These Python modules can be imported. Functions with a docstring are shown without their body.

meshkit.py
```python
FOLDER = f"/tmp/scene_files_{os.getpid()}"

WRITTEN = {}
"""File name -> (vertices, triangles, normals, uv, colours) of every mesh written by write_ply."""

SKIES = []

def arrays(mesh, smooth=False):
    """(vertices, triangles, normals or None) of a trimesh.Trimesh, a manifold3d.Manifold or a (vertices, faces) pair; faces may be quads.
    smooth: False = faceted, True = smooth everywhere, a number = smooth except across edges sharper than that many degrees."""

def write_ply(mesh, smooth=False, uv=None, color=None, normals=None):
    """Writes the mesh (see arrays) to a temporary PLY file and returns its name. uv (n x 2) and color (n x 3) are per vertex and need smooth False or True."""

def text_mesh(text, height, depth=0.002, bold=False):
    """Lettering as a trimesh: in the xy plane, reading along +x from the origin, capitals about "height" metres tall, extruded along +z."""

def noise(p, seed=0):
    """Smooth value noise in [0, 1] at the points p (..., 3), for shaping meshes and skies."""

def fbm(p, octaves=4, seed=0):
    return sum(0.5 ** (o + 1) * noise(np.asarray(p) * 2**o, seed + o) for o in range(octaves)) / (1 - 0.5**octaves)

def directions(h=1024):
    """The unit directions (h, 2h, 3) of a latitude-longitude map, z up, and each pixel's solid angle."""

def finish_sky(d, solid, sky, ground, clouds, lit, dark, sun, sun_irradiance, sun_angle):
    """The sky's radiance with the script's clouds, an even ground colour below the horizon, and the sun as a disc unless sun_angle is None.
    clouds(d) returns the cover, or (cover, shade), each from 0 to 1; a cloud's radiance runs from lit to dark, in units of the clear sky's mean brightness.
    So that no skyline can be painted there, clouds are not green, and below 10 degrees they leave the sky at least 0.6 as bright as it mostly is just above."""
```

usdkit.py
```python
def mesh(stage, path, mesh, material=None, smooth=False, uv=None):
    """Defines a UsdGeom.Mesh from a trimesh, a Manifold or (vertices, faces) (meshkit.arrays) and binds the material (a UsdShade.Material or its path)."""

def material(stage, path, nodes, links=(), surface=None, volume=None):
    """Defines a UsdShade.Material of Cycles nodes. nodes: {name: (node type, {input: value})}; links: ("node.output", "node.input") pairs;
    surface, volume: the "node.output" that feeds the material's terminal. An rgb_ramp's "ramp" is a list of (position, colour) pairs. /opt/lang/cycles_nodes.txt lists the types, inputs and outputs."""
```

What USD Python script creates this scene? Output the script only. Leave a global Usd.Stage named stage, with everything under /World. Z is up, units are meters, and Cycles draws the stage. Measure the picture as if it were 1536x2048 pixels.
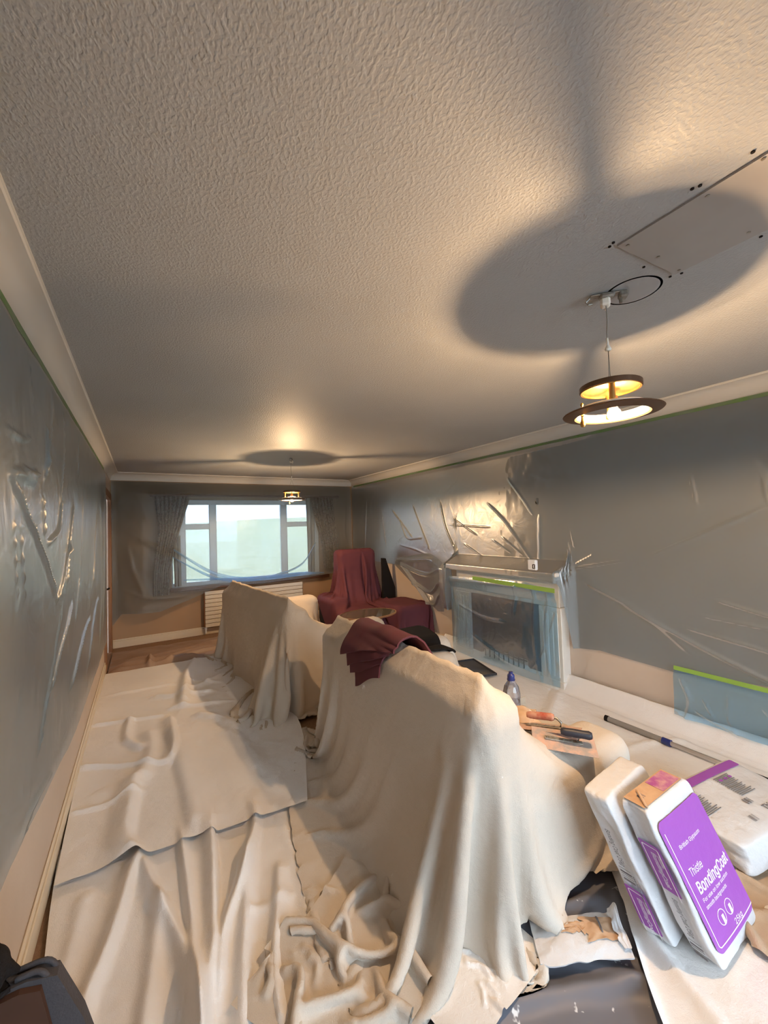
import math, sys
import numpy as np, trimesh, usdkit, meshkit
from scipy.ndimage import zoom
from pxr import Usd, UsdGeom, UsdLux, UsdShade, Gf, Sdf

stage = Usd.Stage.CreateInMemory()
UsdGeom.SetStageUpAxis(stage, 'Z'); UsdGeom.SetStageMetersPerUnit(stage, 1.0)
UsdGeom.Xform.Define(stage, '/World')
rng = np.random.default_rng(7)

# ------------------------------------------------------------------ camera, sky, exposure
YAW, PITCH, ROLL, FPX, CAMZ = 0.545763, 0.035401, 0.032692, 797.544, 1.5393
def cam_axes():
    f = np.array([math.sin(YAW) * math.cos(PITCH), math.cos(YAW) * math.cos(PITCH), math.sin(PITCH)])
    r = np.array([math.cos(YAW), -math.sin(YAW), 0]); u = np.cross(r, f)
    c, s = math.cos(ROLL), math.sin(ROLL)
    return c * r - s * u, s * r + c * u, f
cr, cu, cf = cam_axes()
cam = UsdGeom.Camera.Define(stage, '/World/camera')
m4 = np.eye(4); m4[0, :3], m4[1, :3], m4[2, :3], m4[3, :3] = cr, cu, -cf, (0, 0, CAMZ)
cam.AddTransformOp().Set(Gf.Matrix4d(*m4.ravel().tolist()))
cam.CreateHorizontalApertureAttr(36.0); cam.CreateVerticalApertureAttr(48.0)
cam.CreateFocalLengthAttr(36.0 * FPX / 1536); cam.CreateClippingRangeAttr(Gf.Vec2f(0.02, 2000))
cam.CreateExposureAttr(-0.15)
sky = UsdLux.DomeLight.Define(stage, '/World/sky')
sky.CreateColorAttr(Gf.Vec3f(0.73, 0.90, 1.10)); sky.CreateIntensityAttr(3.6)
LAMP = 17000.0            # bulb radiance
LAMP_COL = (1.0, 0.65, 0.35)

# ------------------------------------------------------------------ helpers
used = {}
def path_of(name, parent=None):
    base = (parent or '/World') + '/' + name
    n = used.get(base, -1) + 1; used[base] = n
    return base if n == 0 else f'{base}_{n:03d}'
def meta(prim, label=None, cat=None, group=None, kind=None):
    for k, v in (('label', label), ('category', cat), ('group', group), ('kind', kind)):
        if v: prim.SetCustomDataByKey(k, v)
def thing(name, label, cat, loc=(0, 0, 0), rot=None, group=None, kind=None):
    p = path_of(name); x = UsdGeom.Xform.Define(stage, p)
    m = np.eye(4)
    if rot is not None: m[:3, :3] = np.asarray(rot).T
    m[3, :3] = loc
    x.AddTransformOp().Set(Gf.Matrix4d(*m.ravel().tolist()))
    meta(x.GetPrim(), label, cat, group, kind)
    return p
def part(name, mesh, mat, parent=None, smooth=False, label=None, cat=None, group=None, kind=None):
    p = path_of(name, parent)
    usdkit.mesh(stage, p, mesh, mat, smooth=smooth)
    meta(stage.GetPrimAtPath(p), label, cat, group, kind)
    return p
def copy_thing(src, name, label, loc, rot=None, group=None):
    p = path_of(name); x = UsdGeom.Xform.Define(stage, p)
    x.GetPrim().GetReferences().AddInternalReference(src)
    x.ClearXformOpOrder()
    m = np.eye(4)
    if rot is not None: m[:3, :3] = np.asarray(rot).T
    m[3, :3] = loc
    op = x.GetPrim().GetAttribute('xformOp:transform')
    (UsdGeom.XformOp(op) if op else x.AddTransformOp()).Set(Gf.Matrix4d(*m.ravel().tolist()))
    if op: x.SetXformOpOrder([UsdGeom.XformOp(op)])
    x.GetPrim().SetInstanceable(True)
    meta(x.GetPrim(), label, None, group)
    return p
def Rz(a): c, s = math.cos(a), math.sin(a); return np.array([[c, -s, 0], [s, c, 0], [0, 0, 1.]])
def Rx(a): c, s = math.cos(a), math.sin(a); return np.array([[1., 0, 0], [0, c, -s], [0, s, c]])
def Ry(a): c, s = math.cos(a), math.sin(a); return np.array([[c, 0, s], [0, 1., 0], [-s, 0, c]])
def cat_(*ms): return trimesh.util.concatenate([m for m in ms])
def box(x0, x1, y0, y1, z0, z1, c=.0):
    if c <= 0:
        b = trimesh.creation.box([x1 - x0, y1 - y0, z1 - z0]); b.apply_translation([(x0 + x1) / 2, (y0 + y1) / 2, (z0 + z1) / 2]); return b
    h = np.array([x1 - x0, y1 - y0, z1 - z0]) / 2; c = min(c, h.min() * .9); pts = []
    for s in np.ndindex(2, 2, 2):
        s = np.array(s) * 2 - 1
        for k in range(3):
            q = h - c; q[k] = h[k]; pts.append(s * q)
    b = trimesh.PointCloud(pts).convex_hull; b.apply_translation([(x0 + x1) / 2, (y0 + y1) / 2, (z0 + z1) / 2]); return b
def cyl(r, z0, z1, n=24, at=(0, 0), r1=None):
    return lathe([(0, z0), (r, z0), (r1 if r1 is not None else r, z1), (0, z1)], n, at)
def lathe(prof, n=40, at=(0, 0)):
    a = np.arange(n) * 2 * np.pi / n
    P = np.array(prof, float); k = len(P)
    v = np.stack([P[:, 0, None] * np.cos(a) + at[0], P[:, 0, None] * np.sin(a) + at[1], np.broadcast_to(P[:, 1, None], (k, n))], -1).reshape(-1, 3)
    i, j = np.meshgrid(np.arange(k - 1), np.arange(n), indexing='ij'); j2 = (j + 1) % n
    q = np.stack([i * n + j, i * n + j2, (i + 1) * n + j2, (i + 1) * n + j], -1).reshape(-1, 4)
    m = trimesh.Trimesh(v, np.vstack([q[:, [0, 1, 2]], q[:, [0, 2, 3]]]), process=False); m.merge_vertices(); m.update_faces(m.nondegenerate_faces()); return m
def tube(pts, r, n=10, caps=True):
    p = np.asarray(pts, float); t = np.gradient(p, axis=0); t /= np.linalg.norm(t, axis=1, keepdims=True) + 1e-12
    a = np.cross(t, [0, 0, 1.]); bad = np.linalg.norm(a, axis=1) < .1; a[bad] = np.cross(t[bad], [1., 0, 0])
    a /= np.linalg.norm(a, axis=1, keepdims=True); b = np.cross(t, a); g = np.arange(n) * 2 * np.pi / n
    r = np.broadcast_to(r, (len(p),))[:, None, None]
    v = p[:, None] + r * (np.cos(g)[None, :, None] * a[:, None] + np.sin(g)[None, :, None] * b[:, None])
    i, j = np.meshgrid(np.arange(len(p) - 1), np.arange(n), indexing='ij'); j2 = (j + 1) % n
    q = np.stack([i * n + j, (i + 1) * n + j, (i + 1) * n + j2, i * n + j2], -1).reshape(-1, 4)
    v = v.reshape(-1, 3); f = np.vstack([q[:, [0, 1, 2]], q[:, [0, 2, 3]]])
    if caps:
        k = len(v); v = np.vstack([v, p[0], p[-1]]); j = np.arange(n); e = (len(p) - 1) * n
        f = np.vstack([f, np.stack([np.full(n, k), j, (j + 1) % n], 1), np.stack([np.full(n, k + 1), e + (j + 1) % n, e + j], 1)])
    return trimesh.Trimesh(v, f, process=False)
def grid(P, thick=0):
    """(nx, ny, 3) points as a mesh; thick: closed into a slab of that thickness"""
    nx, ny = P.shape[:2]
    i, j = np.meshgrid(np.arange(nx - 1), np.arange(ny - 1), indexing='ij')
    q = np.stack([i * ny + j, (i + 1) * ny + j, (i + 1) * ny + j + 1, i * ny + j + 1], -1).reshape(-1, 4)
    f = np.vstack([q[:, [0, 1, 2]], q[:, [0, 2, 3]]]); v = P.reshape(-1, 3)
    m = trimesh.Trimesh(v, f, process=False)
    if thick:
        n = m.vertex_normals; e = np.concatenate([np.arange(ny), np.arange(1, nx) * ny + ny - 1, (nx - 1) * ny + np.arange(ny - 2, -1, -1), np.arange(nx - 2, 0, -1) * ny])
        e2 = np.roll(e, -1); k = len(v)
        f = np.vstack([f, f[:, ::-1] + k, np.stack([e, e2 + k, e2], 1), np.stack([e, e + k, e2 + k], 1)])
        m = trimesh.Trimesh(np.vstack([v, v - n * thick]), f, process=False)
    return m
def polyline(pts, n):
    p = np.asarray(pts, float); s = np.r_[0, np.cumsum(np.linalg.norm(np.diff(p, axis=0), axis=1))]
    return np.stack([np.interp(np.linspace(0, s[-1], n), s, p[:, k]) for k in range(p.shape[1])], -1)
def smoothline(pts, n):
    p = polyline(pts, n)
    k = max(1, n // (3 * len(pts)))
    for _ in range(3):
        q = np.pad(p, ((k, k), (0, 0)), mode='reflect', reflect_type='odd'); p = np.stack([np.convolve(q[:, i], np.ones(2 * k + 1) / (2 * k + 1), 'valid') for i in range(p.shape[1])], -1)
    return p
def segdist(X, Y, line):
    """distance to a polyline, and the signed side and the arc fraction"""
    best = np.full(X.shape, 9.); side = np.zeros(X.shape); at = np.zeros(X.shape); L = np.asarray(line, float)
    seg = np.linalg.norm(np.diff(L, axis=0), axis=1); tot = seg.sum(); acc = 0
    for a, b, l in zip(L[:-1], L[1:], seg):
        d = (b - a) / (l + 1e-9); t = np.clip((X - a[0]) * d[0] + (Y - a[1]) * d[1], 0, l)
        ex, ey = X - a[0] - t * d[0], Y - a[1] - t * d[1]; r = np.hypot(ex, ey); k = r < best
        best = np.where(k, r, best); side = np.where(k, ex * d[1] - ey * d[0], side); at = np.where(k, (acc + t) / tot, at); acc += l
    return best, side, at
def folds(X, Y, rid):
    """ridge relief: rid = [(line, height, width[, skew])]"""
    z = np.zeros(X.shape)
    for line, h, w, *sk in rid:
        L = smoothline(line, 24) if len(line) > 2 else np.asarray(line, float)
        d, s, t = segdist(X, Y, L)
        k = sk[0] if sk else 0
        ww = w * (1 + k * np.sign(s) * np.minimum(1, np.abs(s) / w))
        fade = np.clip(np.minimum(t, 1 - t) * 8 + .15, 0, 1)
        z = z + h * fade * np.exp(-(d / ww) ** 2)
    return z

# ------------------------------------------------------------------ cloth relaxation
def _c(x, w, a, b, L, k):
    d = x[b] - x[a]; l = np.sqrt((d * d).sum(-1, keepdims=True)) + 1e-9
    wa, wb = w[a], w[b]
    d *= (l - L) / (l * (wa + wb + 1e-9)) * k
    x[a] += wa * d; x[b] -= wb * d
def _collide(x, prev, boxes, floor, mu, m):
    f = x[..., 2] < floor
    if f.any():
        x[..., 2][f] = floor; x[..., :2][f] = prev[..., :2][f] + (x[..., :2][f] - prev[..., :2][f]) * (1 - mu)
    for c, h, r, rz in boxes:
        R = Rz(rz); q = (x - c) @ R; h = np.asarray(h); near = (np.abs(q) < h + m).all(-1)
        if not near.any(): continue
        p = q[near]; sg = np.where(p < 0, -1., 1.); e = np.abs(p) - (h - r); o = np.maximum(e, 0); ol = np.sqrt((o * o).sum(-1))
        d = ol + np.minimum(e.max(-1), 0) - r
        n = np.where((ol > 1e-9)[:, None], o / (ol[:, None] + 1e-12), np.eye(3)[e.argmax(-1)]) * sg
        hit = d < m; xn = x[near] + (n * np.where(hit, m - d, 0)[:, None]) @ R.T
        x[near] = np.where(hit[:, None], prev[near] + (xn - prev[near]) * (1 - mu * .5), xn)
def relax(x, rest, boxes, w=None, steps=100, iters=10, bend=.12, shear=.35, damp=.985, mu=.6, floor=.014, m=.012, g=9.8):
    """lets a cloth fall on the rounded boxes and the floor; rest: (nx, ny, 2) its flat pattern; w: 0 where it is held"""
    nx, ny = x.shape[:2]; w = np.ones((nx, ny, 1)) if w is None else w; v = np.zeros_like(x); S, B, dt = slice, [], 1 / 60
    def add(a, b, k): B.append((a, b, np.linalg.norm(rest[b] - rest[a], axis=-1, keepdims=True), k))
    for k in (0, 1):
        na, nb = (nx - k) // 2, (ny - k) // 2
        add((S(k, k + 2 * na, 2), S(None)), (S(k + 1, k + 2 * na, 2), S(None)), 1.); add((S(None), S(k, k + 2 * nb, 2)), (S(None), S(k + 1, k + 2 * nb, 2)), 1.)
    for k in (0, 1):
        na = (nx - k) // 2
        add((S(k, k + 2 * na, 2), S(0, ny - 1)), (S(k + 1, k + 2 * na, 2), S(1, ny)), shear); add((S(k, k + 2 * na, 2), S(1, ny)), (S(k + 1, k + 2 * na, 2), S(0, ny - 1)), shear)
    for k in range(4):
        ia, ja = np.arange(k, nx - 2, 4), np.arange(k, ny - 2, 4)
        add((S(ia[0], ia[-1] + 1, 4), S(None)), (S(ia[0] + 2, ia[-1] + 3, 4), S(None)), bend); add((S(None), S(ja[0], ja[-1] + 1, 4)), (S(None), S(ja[0] + 2, ja[-1] + 3, 4)), bend)
    for st in range(steps):
        prev = x.copy(); v[..., 2] -= g * dt; x = x + v * dt * (w > 0)
        for it in range(iters):
            for a, b, L, k in B: _c(x, w, a, b, L, k)
            if it % 3 == 2 or it == iters - 1: _collide(x, prev, boxes, floor, mu, m); x[w[..., 0] == 0] = prev[w[..., 0] == 0]
        v = (x - prev) / dt * damp; sp = np.sqrt((v * v).sum(-1, keepdims=True)); v *= np.minimum(1, 2.5 / (sp + 1e-9))
    return x
def up2(x):
    nx, ny = x.shape[:2]
    return np.stack([zoom(x[..., k], ((2 * nx - 1) / nx, (2 * ny - 1) / ny), order=3, mode='nearest') for k in range(x.shape[2])], -1)

# ------------------------------------------------------------------ materials
UsdGeom.Scope.Define(stage, '/World/Looks')
def mat(name, col, rough=.6, metal=0., bump=None, col2=None, cscale=6., spec=None, trans=None, extra=None, stretch=None, detail=3., ramp=(.35, .65)):
    """principled look; col2: second colour mixed in by noise of scale cscale; bump: (scale, distance[, detail])"""
    p = {'roughness': rough, 'metallic': metal, 'base_color': col}
    if spec is not None: p['specular_ior_level'] = spec
    if trans: p['transmission_weight'] = trans
    if extra: p.update(extra)
    n = {'p': ('principled_bsdf', p), 'tc': ('texture_coordinate', {})}; l = []
    src = 'tc.object'
    if stretch: n['mp'] = ('mapping', {'scale': stretch}); l.append(('tc.object', 'mp.vector')); src = 'mp.vector'
    if col2 is not None:
        n['cn'] = ('noise_texture', {'scale': cscale, 'detail': detail, 'roughness': .6}); l.append((src, 'cn.vector'))
        n['cr'] = ('rgb_ramp', {'ramp': [(ramp[0], col), (ramp[1], col2)]}); l += [('cn.fac', 'cr.fac'), ('cr.color', 'p.base_color')]
    if bump:
        n['bn'] = ('noise_texture', {'scale': bump[0], 'detail': bump[2] if len(bump) > 2 else 2., 'roughness': .55}); l.append((src, 'bn.vector'))
        n['bp'] = ('bump', {'strength': 1., 'distance': bump[1]}); l += [('bn.fac', 'bp.height'), ('bp.normal', 'p.normal')]
    return usdkit.material(stage, '/World/Looks/' + name, n, l, surface='p.BSDF')
def film(name, haze, fac, tint=(.95, .98, 1.), rough=.22, gloss=1.0, bump=(7., .02), trans=.5, sheen=.6):
    """thin polythene: clear film, milky haze that scatters both ways, and a sheen"""
    n = {'tc': ('texture_coordinate', {}), 'bn': ('noise_texture', {'scale': bump[0], 'detail': 3., 'distortion': 1.2}), 'bp': ('bump', {'strength': .6, 'distance': bump[1]}),
         't': ('transparent_bsdf', {'color': tint}), 'd': ('diffuse_bsdf', {'color': haze}), 'tl': ('translucent_bsdf', {'color': haze}), 'h': ('mix_closure', {'fac': trans}),
         'a': ('mix_closure', {'fac': fac}), 'g': ('glossy_bsdf', {'color': (gloss, gloss, gloss), 'roughness': rough}), 'fr': ('fresnel', {'IOR': 1.5}), 'k': ('math', {'math_type': 'multiply', 'value2': sheen}), 'o': ('mix_closure', {})}
    l = [('tc.object', 'bn.vector'), ('bn.fac', 'bp.height'), ('bp.normal', 'g.normal'), ('bp.normal', 'fr.normal') if False else ('bp.normal', 'd.normal'), ('d.BSDF', 'h.closure1'), ('tl.BSDF', 'h.closure2'),
         ('t.BSDF', 'a.closure1'), ('h.closure', 'a.closure2'), ('fr.fac', 'k.value1'), ('k.value', 'o.fac'), ('a.closure', 'o.closure1'), ('g.BSDF', 'o.closure2')]
    return usdkit.material(stage, '/World/Looks/' + name, n, l, surface='o.closure')
def glow(name, col, strength):
    return usdkit.material(stage, '/World/Looks/' + name, {'e': ('emission', {'color': col, 'strength': strength})}, surface='e.emission')
def pane(name, tint=(.97, .99, .98)):
    return usdkit.material(stage, '/World/Looks/' + name, {'t': ('transparent_bsdf', {'color': tint}), 'g': ('glossy_bsdf', {'roughness': .02, 'color': (1., 1., 1.)}), 'f': ('fresnel', {'IOR': 1.5}), 'm': ('mix_closure', {})},
                           [('f.fac', 'm.fac'), ('t.BSDF', 'm.closure1'), ('g.BSDF', 'm.closure2')], surface='m.closure')
def canvas(name, col, col2, spots=True):
    n = {'tc': ('texture_coordinate', {}), 'p': ('principled_bsdf', {'roughness': .8, 'specular_ior_level': .25}),
         'n1': ('noise_texture', {'scale': 1.7, 'detail': 4.}), 'r1': ('rgb_ramp', {'ramp': [(.35, col), (.68, col2)]}),
         'n2': ('noise_texture', {'scale': 5.5, 'detail': 5., 'roughness': .65}), 'r2': ('rgb_ramp', {'ramp': [(.70, (0, 0, 0)), (.735, (1, 1, 1))]}), 'mx': ('mix', {'color2': (.86, .83, .80)}),
         'w': ('noise_texture', {'scale': 260., 'detail': 1.}), 'w2': ('noise_texture', {'scale': 17., 'detail': 4.}), 'ad': ('math', {'math_type': 'multiply_add', 'value2': 7.}), 'bp': ('bump', {'strength': .8, 'distance': .0011})}
    l = [('tc.object', f'{k}.vector') for k in ('n1', 'n2', 'w', 'w2')] + [('n1.fac', 'r1.fac'), ('r1.color', 'mx.color1'), ('n2.fac', 'r2.fac'), ('mx.color', 'p.base_color'), ('w2.fac', 'ad.value1'), ('w.fac', 'ad.value3'), ('ad.value', 'bp.height'), ('bp.normal', 'p.normal')]
    l.append(('r2.color', 'mx.fac')) if spots else n['mx'][1].update(fac=0.)
    return usdkit.material(stage, '/World/Looks/' + name, n, l, surface='p.BSDF')

M = {}
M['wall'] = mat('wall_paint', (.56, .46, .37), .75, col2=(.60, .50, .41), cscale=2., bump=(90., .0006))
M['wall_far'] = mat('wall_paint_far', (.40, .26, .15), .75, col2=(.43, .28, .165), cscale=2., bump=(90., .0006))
M['white'] = mat('white_gloss', (.74, .70, .62), .35)
M['upvc'] = mat('white_upvc', (.80, .82, .84), .3)
M['cove'] = mat('cove_paint', (.55, .53, .49), .6)
M['cream'] = mat('skirting_gloss', (.72, .62, .47), .35)
M['wood'] = mat('dark_wood', (.22, .10, .045), .45, col2=(.32, .16, .07), cscale=9., stretch=(1, 1, .12))
M['woodrail'] = mat('rail_wood', (.16, .065, .03), .4, col2=(.22, .10, .05), cscale=12., stretch=(.1, 1, 1))
M['carpet'] = mat('brown_carpet', (.27, .16, .09), .95, col2=(.33, .20, .12), cscale=60., bump=(400., .004))
M['brass'] = mat('antique_brass', (.55, .33, .12), .32, 1., col2=(.46, .27, .09), cscale=5., stretch=(1, 14, 1))
M['bronze'] = mat('bronze_rim', (.12, .065, .038), .42, .6)
M['lampwhite'] = mat('lamp_white', (.85, .80, .70), .5)
M['steel'] = mat('dull_steel', (.42, .41, .38), .45, .85, col2=(.25, .22, .18), cscale=30.)
M['cable'] = mat('grey_cable', (.30, .27, .23), .5)
M['clear'] = pane('clear_glass'); M['glazing'] = pane('double_glazing', (.50, .51, .54))
M['bulbglass'] = usdkit.material(stage, '/World/Looks/pearl_bulb_glass', {'t': ('transparent_bsdf', {}), 'd': ('translucent_bsdf', {'color': (1., .95, .85)}), 'm': ('mix_closure', {'fac': .16})}, [('t.BSDF', 'm.closure1'), ('d.BSDF', 'm.closure2')], surface='m.closure')
M['bulb'] = glow('bulb_glow', LAMP_COL, LAMP)
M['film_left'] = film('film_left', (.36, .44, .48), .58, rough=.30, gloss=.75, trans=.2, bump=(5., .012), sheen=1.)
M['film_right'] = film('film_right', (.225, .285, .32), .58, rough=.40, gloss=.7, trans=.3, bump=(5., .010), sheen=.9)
M['film_far'] = film('film_far', (.52, .55, .56), .25, tint=(.76, .86, .93), rough=.3, gloss=.6, trans=.5, bump=(6., .01))
M['film_blue'] = film('film_blue', (.28, .48, .68), .32, tint=(.70, .88, 1.), rough=.22, gloss=.9, bump=(9., .008), sheen=.35)
M['film_drape'] = film('film_drape', (.60, .68, .76), .42, tint=(.90, .96, 1.), rough=.25, gloss=.6, bump=(9., .008))
M['tape'] = mat('green_tape', (.27, .46, .08), .6); M['tape_dull'] = mat('green_tape_under_film', (.12, .22, .07), .6, col2=(.16, .20, .14), cscale=9.)
M['canvas'] = canvas('canvas_cotton', (.57, .50, .42), (.64, .565, .485))
M['canvas_pale'] = canvas('canvas_pale', (.77, .735, .705), (.83, .80, .77))
M['canvas_plain'] = canvas('canvas_plain', (.54, .45, .35), (.60, .51, .41), spots=False)
M['maroon'] = mat('maroon_cotton', (.098, .026, .036), .8, col2=(.12, .033, .043), cscale=3., bump=(220., .0006), spec=.3)
M['maroon_dark'] = mat('maroon_upholstery', (.11, .014, .02), .85, bump=(150., .001))
M['black'] = mat('black_fabric', (.012, .010, .010), .9, bump=(180., .002), spec=.2)
M['greysofa'] = mat('grey_upholstery', (.33, .31, .33), .9, bump=(200., .001))

# ------------------------------------------------------------------ the room shell
XL, XR, YF, YB, H = -.375, 3.32, 6.605, -1.75, 2.4
def S(name, mesh, m, parent=None, smooth=False, label=None): return part(name, mesh, m, parent, smooth, label, kind='structure' if parent is None else None)
S('floor', box(XL - .15, XR + .15, YB - .15, YF + .15, -.12, 0), M['carpet'], label='brown carpeted floor of the living room')
n_ceil = {'tc': ('texture_coordinate', {}), 'mp': ('mapping', {'scale': (1., .72, 1.)}), 'p': ('principled_bsdf', {'base_color': (.62, .61, .59), 'roughness': .55, 'specular_ior_level': .3}),
          'a': ('noise_texture', {'scale': 125., 'detail': 1., 'roughness': .4, 'distortion': .15}), 'r': ('rgb_ramp', {'ramp': [(.42, (0, 0, 0)), (.66, (1, 1, 1))]}), 'bp': ('bump', {'strength': 1., 'distance': .0007}), 'b2': ('noise_texture', {'scale': 1.2}),
          'r2': ('rgb_ramp', {'ramp': [(.3, (.37, .375, .375)), (.7, (.405, .41, .41))]})}
M['ceiling'] = usdkit.material(stage, '/World/Looks/textured_ceiling', n_ceil, [('tc.object', 'mp.vector'), ('mp.vector', 'a.vector'), ('a.fac', 'r.fac'), ('r.color', 'bp.height'), ('bp.normal', 'p.normal'), ('tc.object', 'b2.vector'), ('b2.fac', 'r2.fac'), ('r2.color', 'p.base_color')], surface='p.BSDF')
S('ceiling', box(XL - .15, XR + .15, YB - .15, YF + .15, H, H + .12), M['ceiling'], label='white ceiling with stippled textured coating')
S('wall_left', cat_(box(XL - .15, XL, YB - .15, 5.56, 0, H), box(XL - .15, XL, 6.42, YF + .15, 0, H), box(XL - .15, XL, 5.56, 6.42, 2.02, H)), M['wall'], label='beige left wall behind blue plastic')
S('wall_right', box(XR, XR + .15, YB - .15, YF + .15, 0, H), M['wall'], label='beige right wall with the fireplace')
WX0, WX1, WZ0, WZ1 = .36, 2.66, .735, 2.03
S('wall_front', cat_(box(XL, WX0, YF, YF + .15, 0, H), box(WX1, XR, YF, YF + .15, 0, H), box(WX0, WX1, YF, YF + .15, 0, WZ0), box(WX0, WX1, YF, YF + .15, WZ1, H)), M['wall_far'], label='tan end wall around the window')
BX0, BX1, BZ0, BZ1 = .15, 3.0, .04, 2.1
S('wall_back', cat_(box(XL, BX0, YB - .15, YB, 0, H), box(BX1, XR, YB - .15, YB, 0, H), box(BX0, BX1, YB - .15, YB, 0, BZ0), box(BX0, BX1, YB - .15, YB, BZ1, H)), M['wall'], label='beige wall behind the camera with wide window')
# coving: a plaster profile along each wall
def cove(p0, p1, inward):
    a = np.linspace(0, np.pi / 2, 7)
    prof = [(0, -.108), (.004, -.108), (.006, -.098)] + [(.006 + .084 * (1 - math.cos(t)), -.098 + .086 * math.sin(t)) for t in a] + [(.094, -.006), (.098, -.004), (.098, 0), (0, 0)]
    p0, p1, w = np.array(p0, float), np.array(p1, float), np.array(inward, float)
    ring = [np.array([p + w * u + [0, 0, H + v] for u, v in prof]) for p in (p0, p1)]
    k = len(prof); i = np.arange(k); j = (i + 1) % k
    return trimesh.Trimesh(np.vstack(ring), np.vstack([np.stack([i, j, j + k], 1), np.stack([i, j + k, i + k], 1)]), process=False)
S('trim_1', cove((XL, YB, 0), (XL, YF, 0), (1, 0, 0)), M['cove'], smooth=25, label='plaster coving along the left wall')
S('trim_2', cove((XL, YF, 0), (XR, YF, 0), (0, -1, 0)), M['cove'], smooth=25, label='plaster coving along the window wall')
S('trim_3', cove((XR, YF, 0), (XR, YB, 0), (-1, 0, 0)), M['cove'], smooth=25, label='plaster coving along the fireplace wall')
S('trim_4', cove((XR, YB, 0), (XL, YB, 0), (0, 1, 0)), M['cove'], smooth=25, label='plaster coving behind the camera')
S('baseboard_left', cat_(box(XL, XL + .018, YB, 5.48, 0, .10, .004), box(XL, XL + .010, YB, 5.48, .10, .125, .004)), M['cream'], label='cream skirting board under the left wall')
S('baseboard_front', cat_(box(XL + .02, XR, YF - .018, YF, 0, .095, .004), box(XL + .02, XR, YF - .010, YF, .095, .115, .004)), M['cream'], label='cream skirting board below the radiator')
S('baseboard_right', box(XR - .018, XR, YB, YF - .02, 0, .11, .004), M['cream'], label='skirting board along the fireplace wall')
# door in the left wall, near the far corner
d1 = thing('door_1', 'brown wooden door and frame at the far end of the left wall', 'door', kind='structure')
part('door_frame', cat_(box(XL - .02, XL + .022, 5.48, 5.58, 0, 2.10, .006), box(XL - .02, XL + .022, 6.40, 6.50, 0, 2.10, .006), box(XL - .02, XL + .022, 5.58, 6.40, 2.0, 2.10, .006)), M['wood'], d1)
part('door_leaf', box(XL - .10, XL - .055, 5.585, 6.395, .01, 1.995, .004), M['wood'], d1)
part('door_handle', cat_(box(XL - .056, XL - .045, 5.64, 5.69, .80, .98, .006), tube([(XL - .05, 5.665, .91), (XL + .015, 5.665, .91), (XL + .03, 5.69, .91), (XL + .03, 5.79, .905)], .011)), M['black'], d1, label='black lever door handle')
# far window: three lights, small top lights at the sides
wd = thing('window_1', 'white framed window of three lights in the end wall', 'window', kind='structure')
fy0, fy1 = YF + .02, YF + .085
def bar(x0, x1, z0, z1): return box(x0, x1, fy0, fy1, z0, z1, .008)
part('window_frame', cat_(bar(WX0, WX1, WZ1 - .075, WZ1), bar(WX0, WX1, WZ0, WZ0 + .06), bar(WX0, WX0 + .02, WZ0 + .05, WZ1 - .07), bar(.465, .555, WZ0 + .05, WZ1 - .07), bar(WX1 - .09, WX1, WZ0 + .05, WZ1 - .07)), M['upvc'], wd)
part('mullion', bar(.88, .985, WZ0 + .05, WZ1 - .07), M['upvc'], wd); part('mullion', bar(1.99, 2.10, WZ0 + .05, WZ1 - .07), M['upvc'], wd)
part('transom', bar(.55, .885, 1.58, 1.665), M['upvc'], wd); part('transom', bar(2.095, WX1 - .08, 1.58, 1.665), M['upvc'], wd)
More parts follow.
